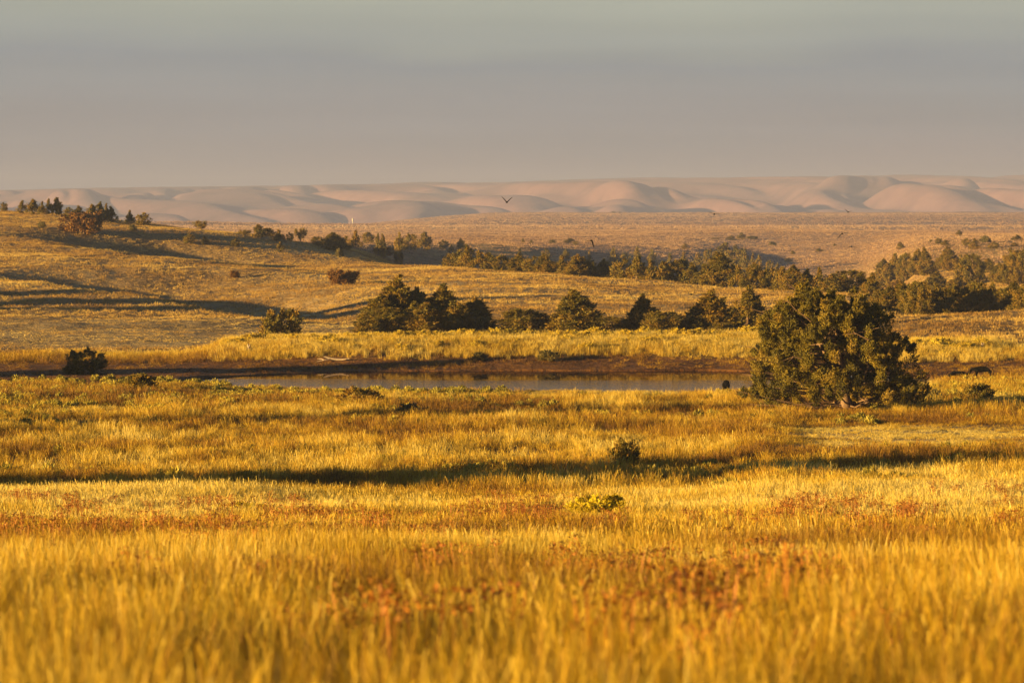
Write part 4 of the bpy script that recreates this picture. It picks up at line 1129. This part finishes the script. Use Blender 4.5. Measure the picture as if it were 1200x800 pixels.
calf(1120, 444, math.radians(5), 1.2, True, 'smaller black calf half hidden in the low grass, left one', Y=295, sink=.12)


def bird_meshes():
    J = [((0, 0, 0), .075), ((.13, 0, .01), .06), ((.22, 0, .02), .045), ((.30, 0, .018), .016), ((-.14, 0, -.005), .05), ((-.30, 0, -.01), (.06, .012))]
    body = skin_mesh('bird_body', J, [(0, 1), (1, 2), (2, 3), (0, 4), (4, 5)], M_black, 2)
    # a wing: tapered plate with fingered tip, some thickness; root at origin, +y outwards
    outl = [(.10, 0), (.13, .16), (.10, .34), (.03, .52), (-.03, .60), (-.06, .55), (-.08, .57), (-.11, .50), (-.14, .50), (-.15, .42), (-.17, .30), (-.15, .14), (-.12, 0)]
    n = len(outl); V = []
    for sgn in (1, -1):
        for x_, y_ in outl: V.append([x_, y_, sgn * .012 * (1 - y_ / .75) + .03 * math.sin(y_ * 4)])
    bm = bpy.data.meshes.new('wing'); Fs = [list(range(n)), list(range(2 * n - 1, n - 1, -1))] + [[i, (i + 1) % n + 0, n + (i + 1) % n, n + i][::-1] for i in range(n)]
    bm.from_pydata(V, [], Fs); bm.materials.append(M_black); bm.update()
    return body, bm
BODY, WING = bird_meshes()
for px, py, Y, wpx, head, bank, up_l, up_r, lab in [
    (594, 237, 430, 16, 78, 0, 38, 34, 'black bird with raised wings against the far hills, highest one'),
    (837, 251, 450, 15, 85, 0, 12, -6, 'black bird gliding flat along the far plateau rim'),
    (693, 282, 440, 15, 70, 0, -12, -72, 'black bird with drooping wings over the plain, above the mid ridge row'),
    (987, 274, 430, 15, 95, 0, -48, 4, 'black bird banking over the right plain, upper of two'),
    (998, 289, 520, 14, 92, 0, -20, -14, 'faint dark bird below the banking one over the right plain'),
    (810, 345, 480, 14, 100, 0, 6, 10, 'black bird flying low over the shaded ridge slope'),
    (994, 248.5, 900, 10, 70, 0, 30, 10, 'tiny grey bird at the far plateau rim, right of the gliding one')]:
    p = at(px, py, Y); root = link('flying_bird', None, loc=p); s_ = wpx / F * Y / 1.2; root.scale = (s_ * 1.25, s_, s_ * 1.25)
    root.rotation_euler = (math.radians(bank), 0, math.radians(head + (0 if wpx else 0)))
    tag(root, lab, 'bird', 'black birds in flight'); link('body', BODY, root)
    a = link('wing', WING, root); a.location = (.04, .04, .02); a.rotation_euler.x = math.radians(up_l)
    b = link('wing', WING, root); b.location = (.04, -.04, .02); b.scale = (1, -1, 1); b.rotation_euler.x = -math.radians(up_r)

J = [((0, 0, .09), (.085, .08)), ((-.13, 0, .10), .05), ((-.21, 0, .13), .018), ((.11, 0, .10), .06), ((.16, 0, .19), .03), ((.185, 0, .25), .036), ((.255, 0, .24), .012)]
DUCK = skin_mesh('duck', J, [(0, 1), (1, 2), (0, 3), (3, 4), (4, 5), (5, 6)], M_duck)
for px, py, rz, lab in [(514, 455.6, 20, 'dark duck, leftmost of four at the near water edge'), (521.5, 455.2, 200, 'dark duck, second from the left at the near water edge'),
                        (529.5, 455, 60, 'dark duck, third from the left at the near water edge'), (533.5, 454.6, 120, 'dark duck with upright neck, rightmost of four at the near water edge')]:
    Y = HC * F / (py - YH); o = link('duck', DUCK, loc=((px - 600) / F * Y, Y, max(-.02, ground_at(px, Y) - .01))); o.rotation_euler.z = math.radians(rz); o.scale = (1.1,) * 3
    tag(o, lab, 'duck', 'ducks at the near water edge')

# pale tower far out on the plain
Y = 4200.0; root = link('white_tower', None, loc=((413.5 - 600) / F * Y, Y, ground_at(413.5, Y)))
tag(root, 'small white tower with a wider tank on top, far off below the left hills', 'tower')
zb = 0.0; zt = HC - (255.6 - YH) / F * Y - ground_at(413.5, Y)
t = TubeMesh(); t.add([[0, 0, -1], [0, 0, zt * .6]], [.6, .55], 12); v, f = t.arrays(); link('stem', mesh_np('stem', v, f, 4, M_white, True), root)
t = TubeMesh(); t.add([[0, 0, zt * .52], [0, 0, zt * .6], [0, 0, zt * .95], [0, 0, zt]], [.5, 1.0, 1.05, .05], 14); v, f = t.arrays(); link('tank', mesh_np('tank', v, f, 4, M_white, True), root)

# ------------------------------------------------------------------ haze
xs, y0, y1, z0, z1 = 5200.0, -60.0, 15900.0, float(min(GZ.min(), HZ.min())) - 1, max(float(HZ.max()), HC) + 6
V = [(x_, y_, z_) for z_ in (z0, z1) for y_ in (y0, y1) for x_ in (-xs, xs)]
me = bpy.data.meshes.new('haze'); me.from_pydata(V, [], [(0, 2, 3, 1), (4, 5, 7, 6), (0, 1, 5, 4), (2, 6, 7, 3), (0, 4, 6, 2), (1, 3, 7, 5)])
m, nt, N, L = new_mat('haze'); out = N.new('ShaderNodeOutputMaterial'); pv = N.new('ShaderNodeVolumePrincipled')
pv.inputs['Color'].default_value = (.27, .305, .53, 1); pv.inputs['Density'].default_value = 1.02e-4; pv.inputs['Anisotropy'].default_value = 0
L.new(pv.outputs[0], out.inputs['Volume']); me.materials.append(m)
tag(link('haze', me), kind='stuff')

# ------------------------------------------------------------------ sky and sun
w = bpy.data.worlds.new('World'); SC.world = w; w.use_nodes = True
nt = w.node_tree; N, L = nt.nodes, nt.links; N.clear()
out = N.new('ShaderNodeOutputWorld'); bg = N.new('ShaderNodeBackground'); bg.inputs['Strength'].default_value = .05
sky = N.new('ShaderNodeTexSky'); sky.sky_type = 'NISHITA'; sky.sun_disc = False; sky.sun_elevation = SUN_EL
sky.sun_rotation = math.atan2(TO_SUN[0], TO_SUN[1]); sky.altitude = 2500; sky.air_density = .6; sky.dust_density = 1.0
# smoke layers low over the horizon: colour by elevation, streaked sideways
tc = N.new('ShaderNodeTexCoord'); sp = N.new('ShaderNodeSeparateXYZ'); L.new(tc.outputs['Generated'], sp.inputs[0])
mp = N.new('ShaderNodeMapping'); mp.inputs['Scale'].default_value = (5, 5, 55); mp.inputs['Rotation'].default_value = (0, math.radians(-1), 0); L.new(tc.outputs['Generated'], mp.inputs[0])
ns = N.new('ShaderNodeTexNoise'); ns.inputs['Scale'].default_value = 1.3; ns.inputs['Detail'].default_value = 4; L.new(mp.outputs[0], ns.inputs['Vector'])
ma = N.new('ShaderNodeMath'); ma.operation = 'MULTIPLY_ADD'; L.new(ns.outputs[0], ma.inputs[0]); ma.inputs[1].default_value = .018; L.new(sp.outputs['Z'], ma.inputs[2])
nb = N.new('ShaderNodeTexNoise'); nb.inputs['Scale'].default_value = 9; nb.inputs['Detail'].default_value = 2; mpb = N.new('ShaderNodeMapping'); mpb.inputs['Scale'].default_value = (1, 1, 2.5)
L.new(tc.outputs['Generated'], mpb.inputs[0]); L.new(mpb.outputs[0], nb.inputs['Vector'])
mb = N.new('ShaderNodeMath'); mb.operation = 'MULTIPLY_ADD'; L.new(nb.outputs[0], mb.inputs[0]); mb.inputs[1].default_value = .022; L.new(ma.outputs[0], mb.inputs[2])
mr = N.new('ShaderNodeMapRange'); mr.inputs[1].default_value = .019; mr.inputs[2].default_value = .079; L.new(mb.outputs[0], mr.inputs[0])
EXPO = 2.15
K = 20.0 / 2 ** EXPO
def lin(r_, g_, b_):
    f_ = lambda v: (v / 255 / 12.92) if v / 255 <= .04045 else ((v / 255 + .055) / 1.055) ** 2.4
    return (f_(r_), f_(g_), f_(b_))
rp = ramp(N, [(.06, lin(151, 142, 141)), (.3, lin(149, 147, 146)), (.52, lin(147, 150, 150)), (.62, lin(144, 149, 151)), (.74, lin(157, 162, 156)), (.97, lin(171, 175, 161))])
L.new(mr.outputs[0], rp.inputs[0])
sc_ = N.new('ShaderNodeVectorMath'); sc_.operation = 'SCALE'; sc_.inputs[3].default_value = K; L.new(rp.outputs[0], sc_.inputs[0])
nk = N.new('ShaderNodeTexNoise'); nk.inputs['Scale'].default_value = 3.2; nk.inputs['Detail'].default_value = 5; mpk = N.new('ShaderNodeMapping'); mpk.inputs['Scale'].default_value = (2, 2, 42); mpk.inputs['Rotation'].default_value = (0, math.radians(1.5), 0)
L.new(tc.outputs['Generated'], mpk.inputs[0]); L.new(mpk.outputs[0], nk.inputs['Vector'])
mk = N.new('ShaderNodeMapRange'); mk.inputs[1].default_value = .25; mk.inputs[2].default_value = .75; mk.inputs[3].default_value = K * .94; mk.inputs[4].default_value = K * 1.06
L.new(nk.outputs[0], mk.inputs[0]); L.new(mk.outputs[0], sc_.inputs[3])
mr2 = N.new('ShaderNodeMapRange'); mr2.inputs[1].default_value = .06; mr2.inputs[2].default_value = .22; mr2.interpolation_type = 'SMOOTHSTEP'; L.new(sp.outputs['Z'], mr2.inputs[0])
mx = N.new('ShaderNodeMix'); mx.data_type = 'RGBA'; L.new(mr2.outputs[0], mx.inputs[0]); L.new(sc_.outputs[0], mx.inputs[6]); L.new(sky.outputs[0], mx.inputs[7])
L.new(mx.outputs[2], bg.inputs['Color']); L.new(bg.outputs[0], out.inputs[0])

sun = bpy.data.lights.new('sun', 'SUN'); sun.energy = 5.0; sun.angle = math.radians(.5); sun.color = (1, .68, .21)
so = link('sun', sun)
from mathutils import Vector
so.rotation_euler = Vector(TO_SUN.tolist()).to_track_quat('Z', 'Y').to_euler(); so.location = (-200, 100, 120)

# ------------------------------------------------------------------ camera and render settings
cam = bpy.data.cameras.new('camera'); co = link('camera', cam); co.location = (0, 0, HC); co.rotation_euler = (math.pi / 2, 0, 0)
cam.sensor_width = 36; cam.lens = F / 1200 * 36; cam.shift_y = -(400 - YH) / 1200; cam.clip_start = .5; cam.clip_end = 40000
cam.dof.use_dof = True; cam.dof.focus_distance = 270; cam.dof.aperture_fstop = 4.8
SC.camera = co
SC.render.engine = 'CYCLES'
SC.view_settings.view_transform = 'Standard'; SC.view_settings.look = 'None'; SC.view_settings.gamma = 1; SC.view_settings.exposure = EXPO
cy = SC.cycles; cy.max_bounces = 5; cy.diffuse_bounces = 2; cy.glossy_bounces = 2; cy.transmission_bounces = 2; cy.volume_bounces = 1; cy.transparent_max_bounces = 4
cy.use_denoising = True; cy.sample_clamp_indirect = 6
